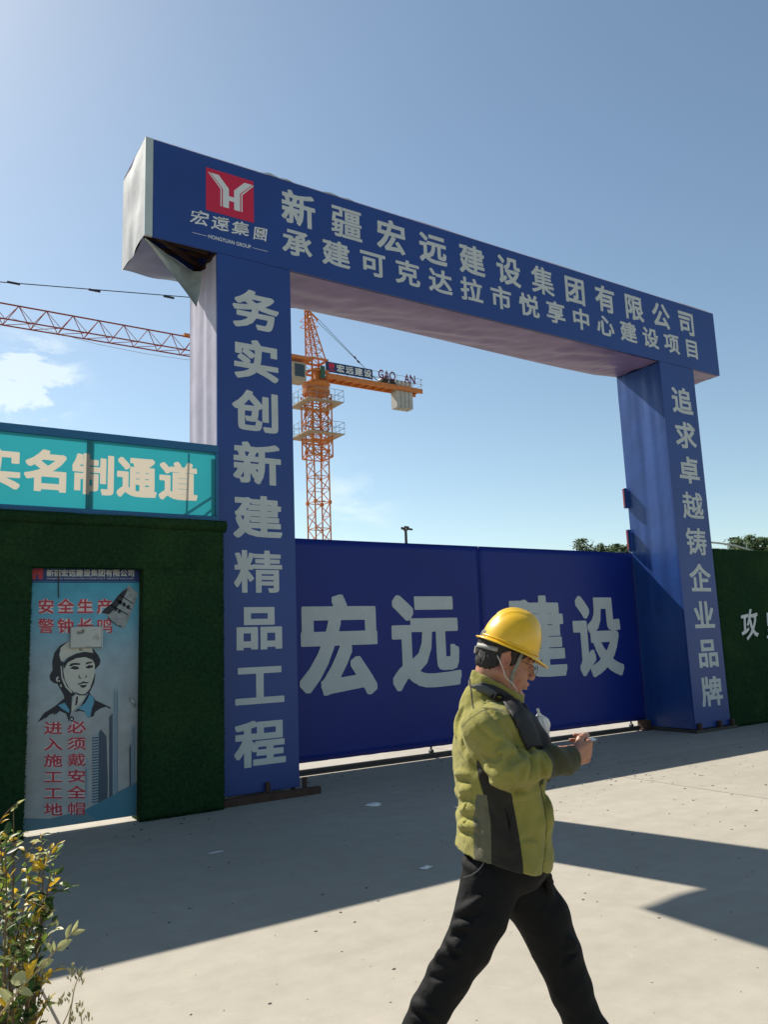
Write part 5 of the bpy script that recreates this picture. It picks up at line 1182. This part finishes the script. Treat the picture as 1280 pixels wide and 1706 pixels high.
# --- trousers
tr = Field((-.62, -.24, .06), (.62, .24, 1.0), .0062)
waist = mp_(835, 1420)
tr.ell((-.03, 0, .90), (.132, .160, .10), .05); tr.ell((-.02, 0, .865), (.115, .150, .07), .07)
for LG in (RL, LL):
    for (a_, r0_), (b_, r1_) in zip(LG[:-1], LG[1:]): tr.cap(a_, b_, r0_, r1_, .018, sq=((0, 1, 0), 1.12))
X, Y, Z = np.meshgrid(*tr.ax, indexing='ij')
def legfold(LG, ph0, amp):
    global X, Y, Z
    for i, ((a_, r0_), (b_, r1_)) in enumerate(zip(LG[:-1], LG[1:])):
        d = b_-a_; L2 = d@d; t = ((X-a_[0])*d[0]+(Y-a_[1])*d[1]+(Z-a_[2])*d[2])/L2; tc = np.clip(t, 0, 1)
        r = np.sqrt((X-a_[0]-tc*d[0])**2+(Y-a_[1]-tc*d[1])**2+(Z-a_[2]-tc*d[2])**2); near = np.exp(-(r/(r0_*1.3))**6)*np.clip(1.2-np.abs(t-.5)*1.6, 0, 1)
        tr.D -= amp*near*(ridge(Z*58-X*24+ph0+1.2*np.sin(X*17+Y*13)+1.2*np.sin(Y*21))-.25)*(.3+.7*np.clip(-(X-a_[0]-tc*d[0])*14+.4, 0, 1))
legfold(RL, 0, .003); legfold(LL, 2, .003)
tr.D += .003*g3(X*28, Y*30, Z*22)+.0008*g3(X*90, Y*80, Z*85)
for a_, d_ in ((ANR, (ANR-KNR)), (ANL, (ANL-KNL))):
    d_ = d_/np.linalg.norm(d_); near = ((X-a_[0])**2+(Y-a_[1])**2+(Z-a_[2])**2) < .16**2
    cutp = (X-a_[0])*d_[0]+(Y-a_[1])*d_[1]+(Z-a_[2])*d_[2]-.0; tr.D = np.where(near, np.maximum(tr.D, cutp), tr.D)
cq = lambda x, y: (640+x/3.048, 1390+y/3.048)
strokes(tr, tree_of(tr.mesh()), [([(362, 402), (430, 372), (505, 315)], .014, .008), ([(370, 440), (430, 425), (500, 380)], .010, -.007), ([(350, 470), (400, 462), (450, 470)], .014, .009), ([(340, 520), (390, 505), (430, 500)], .009, -.007), ([(325, 545), (370, 565), (380, 600)], .014, .008),
 ([(320, 600), (350, 615), (400, 610)], .010, -.007), ([(265, 640), (310, 600), (350, 640)], .016, .008), ([(230, 720), (290, 730), (340, 700)], .012, -.006), ([(150, 855), (200, 880), (260, 925)], .016, .009), ([(140, 900), (190, 925), (230, 955)], .010, -.007), ([(385, 90), (420, 150), (470, 190)], .014, .006), ([(980, 590), (940, 620), (900, 680)], .014, -.008), ([(1010, 560), (960, 560), (920, 590)], .016, .008), ([(860, 200), (840, 300), (800, 400)], .016, .006)], cq)
M_tr = mat('black_trouser_cloth', (.0045, .0045, .005), rough=.8, spec=.22, bump=.5, bscale=26, bdist=.012)
trousers = mk('trousers', tr.mesh(), M_tr, man)
bb = MB(); pk = [mp_(x, y, -.165) for x, y in ((772, 1462), (785, 1458), (798, 1449), (806, 1438))]; bb.tube(smooth_pts(pk, 4), .0016, 5)
bb.build('pocket_piping', mat('grey_piping', (.14, .14, .13), rough=.7), trousers)
# --- shoes
M_shoe = mat('black_work_shoe', (.018, .017, .016), rough=.5, bump=.2, bscale=120, bdist=.001); M_sole = mat('pale_rubber_sole', (.22, .21, .19), rough=.8)
def shoe(an, toe_dir, toe_len, y):
    an = np.array(an, float); td = np.array([toe_dir[0], 0, toe_dir[1]]); td /= np.linalg.norm(td); up = np.array([-td[2], 0, td[0]]); up = up if up[2] > 0 else -up
    heel = an-td*.055-up*.07; toe = heel+td*toe_len; f = Field(np.minimum(heel, toe)-.09, np.maximum(heel, toe)+[.09, .09, .16], .005)
    f.cap(heel+td*.035+up*.035, heel+td*.15+up*.032, .038, .040, .02, sq=(up, 1.1)); f.cap(heel+td*.15+up*.03, toe-td*.035+up*.024, .042, .032, .02, sq=(up, 1.25)); f.cap(heel+td*.045+up*.04, an+up*.03, .042, .040, .02)
    Xs, Ys, Zs = np.meshgrid(*f.ax, indexing='ij'); hgt = (Xs-heel[0])*up[0]+(Zs-heel[2])*up[2]; V_, F_ = (None, None)
    D0 = f.D.copy(); f.D = np.maximum(D0, .014-hgt); o = mk('shoe', f.mesh(), M_shoe, man)
    f2 = Field(np.minimum(heel, toe)-.09, np.maximum(heel, toe)+[.09, .09, .16], .005); q = D0-.004; f2.D = np.maximum(np.maximum(q, hgt-.0135), -hgt); mk('sole', f2.mesh(), M_sole, o); return heel, toe
shoe(ANL, (1, .10), .285, ANL[1]); shoe(ANR+np.array([0, 0, .01]), (.80, -.42), .285, ANR[1])
# --- earphone lead
M_lead = mat('white_lead', (.55, .53, .48), rough=.5)
bb = MB(); bb.tube(smooth_pts([mp_(829, 1092, -.085), mp_(838, 1112, -.085), mp_(843, 1128, -.082), mp_(856, 1140, -.078), mp_(862, 1152, -.06)], 6), .0014, 6); bb.tube(smooth_pts([mp_(869, 1152, -.03), mp_(870, 1172, -.035), mp_(873, 1188, -.03), mp_(882, 1203, -.04)], 6), .0013, 6)
bb.build('earphone_lead', M_lead, man, smooth=True)

# --- black bag slung across the chest, with its strap
M_bag = mat('black_bag_nylon', (.012, .012, .014), rough=.7, bump=.3, bscale=160, bdist=.002); M_strap_sheen = mat('grey_strap_sheen', (.07, .075, .08), rough=.8, bump=.3, bscale=300, bdist=.001)
sbg = empty('sling_bag', tuple(MAN), man.rotation_euler[2]); tag(sbg, 'black sling bag worn across the chest of the walking man', 'bag')
bgf = Field((-.0, -.20, 1.08), (.24, .20, 1.42), .005)
for a_, b_, r0_, r1_ in ((mp_(880, 1205, -.03), mp_(893, 1238, -.03), .030, .042), (mp_(893, 1238, -.03), mp_(905, 1250, .02), .040, .036), (mp_(870, 1185, -.06), mp_(884, 1225, -.05), .026, .036)): bgf.cap(a_, b_, r0_, r1_, .03, sq=((0, 1, 0), .6))
X, Y, Z = np.meshgrid(*bgf.ax, indexing='ij'); bgf.D += .003*g3(X*70, Y*60, Z*65); mk('bag_body', bgf.mesh(), M_bag, sbg)
# the strap is laid on the jacket surface
JV = VJ[0]
from mathutils.kdtree import KDTree
bvh = BVHTree.FromPolygons([tuple(v) for v in VJ[0]], [tuple(f) for f in VJ[1]])
def lay(p, lift):
    q, n, i, d = bvh.find_nearest(Vector(tuple(p))); 
    c = Vector((-.04, 0, q.z-.05)); n = n if n.dot(q-c) > 0 else -n
    return q+n*lift, n
def strap(pts, w, nm, m, parent, lift=.004):
    P = [np.array(p) for p in smooth_pts(pts, 8)]; bb = MB(); vs = []; k = len(P)
    L_ = [lay(p, lift) for p in P]
    for i, (q, n) in enumerate(L_):
        d = (L_[min(i+1, k-1)][0]-L_[max(i-1, 0)][0]).normalized(); sd_ = d.cross(n).normalized(); ww = w[0]+(w[1]-w[0])*i/(k-1)
        for s_ in (-1, -.33, .33, 1): vs.append(lay(q+sd_*ww*s_*.5, lift)[0])
    bb.add(vs, [(4*i+j, 4*i+j+1, 4*i+j+5, 4*i+j+4) for i in range(k-1) for j in range(3)]); o = bb.build(nm, m, parent, smooth=True); q = o.modifiers.new('thickness', 'SOLIDIFY'); q.thickness = .003; q.offset = 0; return o
def band(A, B, nm, m, parent, lift, nw=5):
    A = smooth_pts([np.array([*p, 0.]) for p in A], 6); B = smooth_pts([np.array([*p, 0.]) for p in B], 6); vs = []
    for a, b in zip(A, B):
        for j in range(nw+1): t = j/nw; p = a+(b-a)*t; vs.append(hit(bvh, p[0], p[1], lift+.003*math.sin(math.pi*t)))
    w = nw+1; V_ = np.array(vs).reshape(len(A), w, 3)
    for _ in range(3): V_[1:-1, 1:-1] = (V_[1:-1, 1:-1]*2+V_[2:, 1:-1]+V_[:-2, 1:-1]+V_[1:-1, 2:]+V_[1:-1, :-2])/6
    bb = MB(); bb.add(V_.reshape(-1, 3), [(i*w+j, i*w+j+1, (i+1)*w+j+1, (i+1)*w+j) for i in range(len(A)-1) for j in range(nw)]); o = bb.build(nm, m, parent, smooth=True); q = o.modifiers.new('thickness', 'SOLIDIFY'); q.thickness = .005; q.offset = 0; return o
band([(797, 1146), (812, 1150), (827, 1161), (841, 1178), (855, 1202), (866, 1226), (877, 1250)], [(804, 1137), (823, 1142), (842, 1152), (858, 1166), (873, 1184), (888, 1208), (901, 1245)], 'strap', M_bag, sbg, .008)
band([(790, 1150), (797, 1150), (808, 1152), (822, 1160)], [(793, 1142), (801, 1141), (813, 1144), (827, 1153)], 'strap_sheen', M_strap_sheen, sbg, .016, 3)  # grey piece standing in for light reflected off the top of the strap
# --- white plastic bag, bunched, hanging off the far hand
pbf = Field((.02, -.06, 1.10), (.24, .18, 1.42), .0035)
pc = mp_(902, 1209, -.01)
pbf.ell(pc, (.029, .027, .034), .01); pbf.cap(pc+[-.004, 0, .02], pc+[-.007, 0, .052], .009, .003, .012); pbf.cap(pc+[0, 0, -.02], pc+[.006, 0, -.075], .019, .026, .02)
X, Y, Z = np.meshgrid(*pbf.ax, indexing='ij'); pa = np.arctan2(Y-pc[1], X-pc[0]); pbf.D += .0032*np.sin(pa*9+Z*60)+.0012*g3(X*160, Y*150, Z*120)
pb = mk('plastic_bag', pbf.mesh(), mat('thin_white_plastic', (.80, .80, .78), rough=.4, trans=.3), None); pb.location = tuple(MAN); pb.rotation_euler = (0, 0, man.rotation_euler[2]); tag(pb, 'small bunched white plastic bag held against the chest of the walking man', 'plastic bag')
# --- phone
ph = empty('phone', tuple(MAN), man.rotation_euler[2]); tag(ph, 'dark phone with a grey edge held in the hand of the walking man', 'phone')
c_ = mp_(979, 1240, -.018); ang = math.radians(30)
bb = MB(); vs = []; ex = np.array([math.cos(ang), 0, math.sin(ang)]); ez = np.array([-math.sin(ang)*.95, 0, math.cos(ang)*.95]); ey = np.array([0, 1., 0])
for a in (-.068, .068):
    for b_ in (-.036, .036):
        for t_ in (-.004, .004): vs.append(tuple(c_-ex*.035+ex*a*1.0+ey*b_+ez*t_))
bb.add(vs, [(0, 1, 3, 2), (4, 6, 7, 5), (0, 4, 5, 1), (2, 3, 7, 6), (0, 2, 6, 4), (1, 5, 7, 3)]); bevel(bb.build('phone_case', mat('grey_phone_case', (.04, .045, .05), rough=.3, spec=.6), ph), .003, 3)
bb = MB(); vs = [tuple(c_-ex*.035+ex*a+ey*b_+ez*.0046) for a, b_ in ((-.062, -.032), (.062, -.032), (.062, .032), (-.062, .032))]; bb.add(vs, [(0, 1, 2, 3)]); bb.build('screen', mat('dark_screen', (.02, .025, .03), rough=.08, spec=.8), ph)

# ------------------------------------------------------------------ shrub at the near left, with dry stalks
def leaf_mat(name, c, trans=.45):
    return mat(name, c, rough=.45, spec=.45, var=.25, vscale=40, trans=trans)
M_lv = [leaf_mat('green_leaf', (.045, .10, .018)), leaf_mat('light_green_leaf', (.16, .23, .035)), leaf_mat('yellow_leaf', (.55, .36, .02)), leaf_mat('pale_leaf', (.42, .42, .19)), leaf_mat('dark_leaf', (.02, .05, .014))]
M_stem = mat('brown_stem', (.14, .09, .05), rough=.8, var=.2, vscale=60); M_strw = mat('straw_stem', (.34, .26, .13), rough=.8)
def leaf_mesh(w, fold, curl):
    b = MB(); n = 5; vs = []; 
    for i in range(n+1):
        t = i/n; hw = w*math.sin(math.pi*min(1, t*.96+.04))**.8*(1-.25*t); z = -curl*t*t
        vs += [(t, -hw, z+fold*hw), (t, 0, z), (t, hw, z+fold*hw)]
    b.add(vs, [(3*i+j, 3*i+j+1, 3*i+j+4, 3*i+j+3) for i in range(n) for j in (0, 1)]); return b.v, b.f
LEAFM = []
for mi, m in enumerate(M_lv):
    for w, f_, c in ((.30, .35, .15), (.22, .5, .3)):
        v, f = leaf_mesh(w, f_, c); me = bpy.data.meshes.new('leaf'); me.from_pydata(v, [], f); me.materials.append(m); me.polygons.foreach_set('use_smooth', [True]*len(f)); LEAFM.append(me)
def near_pt(px, py, dep):
    d = ray(px, py); d = d/(d@_g); return Vector(tuple(np.array([0, 0, CAM_H])+d*dep))
shb = near_pt(-10, 1560, 1.95); shrub = empty('shrub', (shb.x, shb.y, 0)); SB = Vector((shb.x, shb.y, 0))
tag(shrub, 'leafy shrub with green and yellow leaves at the near left edge of the yard', 'shrub')
nleaf = [0]; rest = {k: MB() for k in range(5)}
def add_leaf(p, d, l, k, parent=shrub, base=SB, force=False):
    d = d.normalized(); up = Vector((random.gauss(0, .5), random.gauss(0, .5), 1)); sd_ = d.cross(up).normalized(); up = sd_.cross(d)
    M_ = Matrix(((d.x, sd_.x, up.x, 0), (d.y, sd_.y, up.y, 0), (d.z, sd_.z, up.z, 0), (0, 0, 0, 1))); me = LEAFM[k*2+random.randrange(2)]
    if force or nleaf[0] < 296:
        nleaf[0] += 1; o = bpy.data.objects.new('leaf', me); COL.objects.link(o); o.parent = parent; o.matrix_local = Matrix.Translation(p-base) @ M_ @ Matrix.Scale(l, 4)
    else:
        rest[k].add([tuple(p-base+(M_ @ Vector(v.co))*l) for v in me.vertices], [tuple(q.vertices) for q in me.polygons])
def kind_for(p, top):
    r = random.random()
    if top: return 2 if r < .4 else (1 if r < .75 else 3)
    return 0 if r < .34 else (4 if r < .50 else (1 if r < .80 else (3 if r < .92 else 2)))
# (tip pixel, depth, bias to yellow)
tips = [((22, 1352), 2.0, 0), ((30, 1395), 1.95, 0), ((8, 1420), 1.85, 0), ((75, 1418), 1.95, 1), ((66, 1440), 2.0, 1), ((82, 1462), 1.9, 0), ((50, 1470), 1.85, 1), ((72, 1500), 1.95, 0), ((46, 1520), 1.9, 0), ((62, 1540), 2.0, 0), ((35, 1560), 1.85, 0), ((60, 1590), 1.9, 0), ((10, 1500), 1.8, 0), ((48, 1640), 1.85, 0), ((70, 1625), 1.95, 1), ((20, 1600), 1.8, 0), ((50, 1690), 1.9, 0), ((15, 1680), 1.8, 0), ((-20, 1450), 1.9, 0), ((-30, 1560), 1.85, 0), ((-40, 1380), 2.0, 0), ((5, 1480), 2.05, 0), ((30, 1490), 2.1, 0), ((45, 1610), 2.05, 0), ((0, 1390), 2.1, 1), ((-60, 1500), 1.95, 0), ((-50, 1640), 1.9, 0)]
sb_ = MB()
for (px, py), dep, yl in tips:
    T = near_pt(px, py, dep); root = SB+Vector((random.gauss(0, .05), random.gauss(0, .05), 0))
    mid = root.lerp(T, .55)+Vector((random.gauss(0, .03), random.gauss(0, .03), .10)); pts = [root, root.lerp(mid, .5)+Vector((0, 0, .04)), mid, mid.lerp(T, .6)+Vector((0, 0, .02)), T]
    P = [Vector(tuple(q)) for q in smooth_pts([tuple(q) for q in pts], 5)]; bb = MB(); bb.tube([tuple(q-SB) for q in P], .0045, 5, .0012); bb.build('branch', M_stem, shrub, smooth=True)
    for side in range(12):
        i = random.randrange(7, len(P)-1); p0 = P[i]; d = (P[i+1]-P[i]).normalized()+Vector((random.gauss(0, .7), random.gauss(0, .7), random.gauss(.2, .5))); L_ = random.uniform(.03, .10); d.normalize(); p1 = p0+d*L_
        sb_.bar(tuple(p0-SB), tuple(p1-SB), .0012, 4, .0007)
        for q in range(random.randint(3, 6)):
            pp = p0.lerp(p1, (q+1)/6); dd = d+Vector((random.gauss(0, .9), random.gauss(0, .9), random.gauss(.1, .6))); top = yl and i > len(P)*.62
            add_leaf(pp, dd, random.uniform(.015, .032), kind_for(pp, top))
    for q in range(9):
        t = len(P)-1-q*1.2; i = max(0, int(t)); dd = (P[-1]-P[-3]).normalized()*.8+Vector((random.gauss(0, .7), random.gauss(0, .7), random.gauss(.3, .4))); add_leaf(P[i], dd, random.uniform(.018, .032), kind_for(P[i], yl))
o = sb_.build('twigs', M_stem, shrub); o['kind'] = 'stuff'
for k in range(5):
    if rest[k].f: o = rest[k].build('foliage', M_lv[k], shrub, smooth=True); o['kind'] = 'stuff'
# long shoot reaching right with big pale leaves
D_ = 1.75
sh = [near_pt(*p, D_) for p in ((-40, 1720), (0, 1690), (30, 1650), (62, 1617), (90, 1585), (112, 1562), (128, 1545))]
S0 = Vector((sh[0].x, sh[0].y, 0)); shoot = empty('leafy_shoot', tuple(S0)); tag(shoot, 'long thin shoot with large pale backlit leaves leaning right from the shrub', 'plant')
bb = MB(); bb.tube([tuple(Vector((0, 0, 0)))]+[tuple(Vector(tuple(p))-S0) for p in smooth_pts([tuple(q) for q in sh], 4)], .0028, 6, .0010); bb.build('stem', M_strw, shoot, smooth=True)
for (x0, y0), (x1, y1), k, w in (((119, 1556), (138, 1550), 3, 1), ((119, 1556), (129, 1536), 3, .8), ((111, 1564), (115, 1543), 3, 1), ((95, 1582), (114, 1568), 3, 1.2), ((87, 1588), (78, 1572), 3, 1.3), ((86, 1590), (90, 1570), 3, 1), ((64, 1610), (86, 1600), 3, 1.5), ((50, 1628), (18, 1632), 3, 1.5), ((45, 1630), (56, 1603), 2, 1.1), ((30, 1648), (50, 1655), 3, 1.0), ((10, 1680), (-8, 1660), 2, 1), ((55, 1623), (40, 1605), 2, 1), ((20, 1665), (0, 1650), 3, 1.2)):
    a_, b_ = near_pt(x0, y0, D_), near_pt(x1, y1, D_-random.uniform(-.015, .015)); me = LEAFM[k*2]; l = (b_-a_).length*1.15; d = (b_-a_).normalized(); vw = Vector(tuple(ray(x0, y0))).normalized(); nn = (vw*-1+Vector((random.gauss(0, .4), random.gauss(0, .4), .4))).normalized(); sd_ = d.cross(nn).normalized(); up = sd_.cross(d)
    o = bpy.data.objects.new('leaf', me); COL.objects.link(o); o.parent = shoot; o.matrix_local = Matrix.Translation(a_-S0) @ Matrix(((d.x, sd_.x, up.x, 0), (d.y, sd_.y, up.y, 0), (d.z, sd_.z, up.z, 0), (0, 0, 0, 1))) @ Matrix.Diagonal((l, l*w*.72, l, 1))
# small shoot in the dark of the wall
s2 = [near_pt(*p, 2.0) for p in ((-15, 1395), (2, 1365), (16, 1348), (28, 1338))]; bb = MB(); bb.tube([tuple(Vector(tuple(p))-SB) for p in smooth_pts([tuple(q) for q in s2], 4)], .002, 5, .0008); bb.build('branch', M_stem, shrub, smooth=True)
for (x, y), k in (((4, 1364), 2), ((18, 1352), 3), ((26, 1342), 3), ((30, 1340), 3), ((1, 1372), 2)): add_leaf(near_pt(x, y, 2.0), Vector((.6, -.3, .6)), .02, k, force=True)
# dry weed stalks
def stalk(pts, dep, lab, heads):
    P = [near_pt(*p, dep) for p in pts]; B = Vector((P[0].x, P[0].y, 0)); e = empty('dry_weed', tuple(B)); tag(e, lab, 'weed', 'dry weeds at the near left'); bb = MB(); bb.tube([(0, 0, 0)]+[tuple(Vector(tuple(p))-B) for p in smooth_pts([tuple(q) for q in P], 4)], .0016, 5, .0008); bb.build('stem', M_strw, e, smooth=True)
    for hx, hy, l in heads:
        h = near_pt(hx, hy, dep)-B; hb = MB()
        for q in range(9):
            p = h+Vector((random.gauss(0, .003), random.gauss(0, .003), random.uniform(-.010, .010))); d = Vector((random.gauss(0, .5), random.gauss(0, .5), 1)).normalized()*l; s_ = d.orthogonal().normalized()*l*.28; hb.add([p, p+d*.5+s_, p+d, p+d*.5-s_], [(0, 1, 2, 3)])
        hb.build('seed_head', mat('dry_seed_husk', (.26, .24, .12), rough=.8, trans=.3), e)
stalk([(112, 1720), (118, 1680), (124, 1645), (133, 1622)], 1.6, 'tall dry weed stalk with two seed heads standing free of the shrub', [(120, 1618, .010), (117, 1626, .009), (133, 1634, .012), (136, 1626, .010)])
stalk([(100, 1715), (112, 1690), (119, 1670)], 1.6, 'short dry weed stalk with curled brown leaves low at the left', [(100, 1668, .012), (115, 1664, .009)])
stalk([(140, 1730), (136, 1705), (134, 1690)], 1.6, 'dry weed stalk cut by the lower edge of the photo, furthest right of the weeds', [(134, 1688, .014), (121, 1700, .012), (148, 1696, .009)])
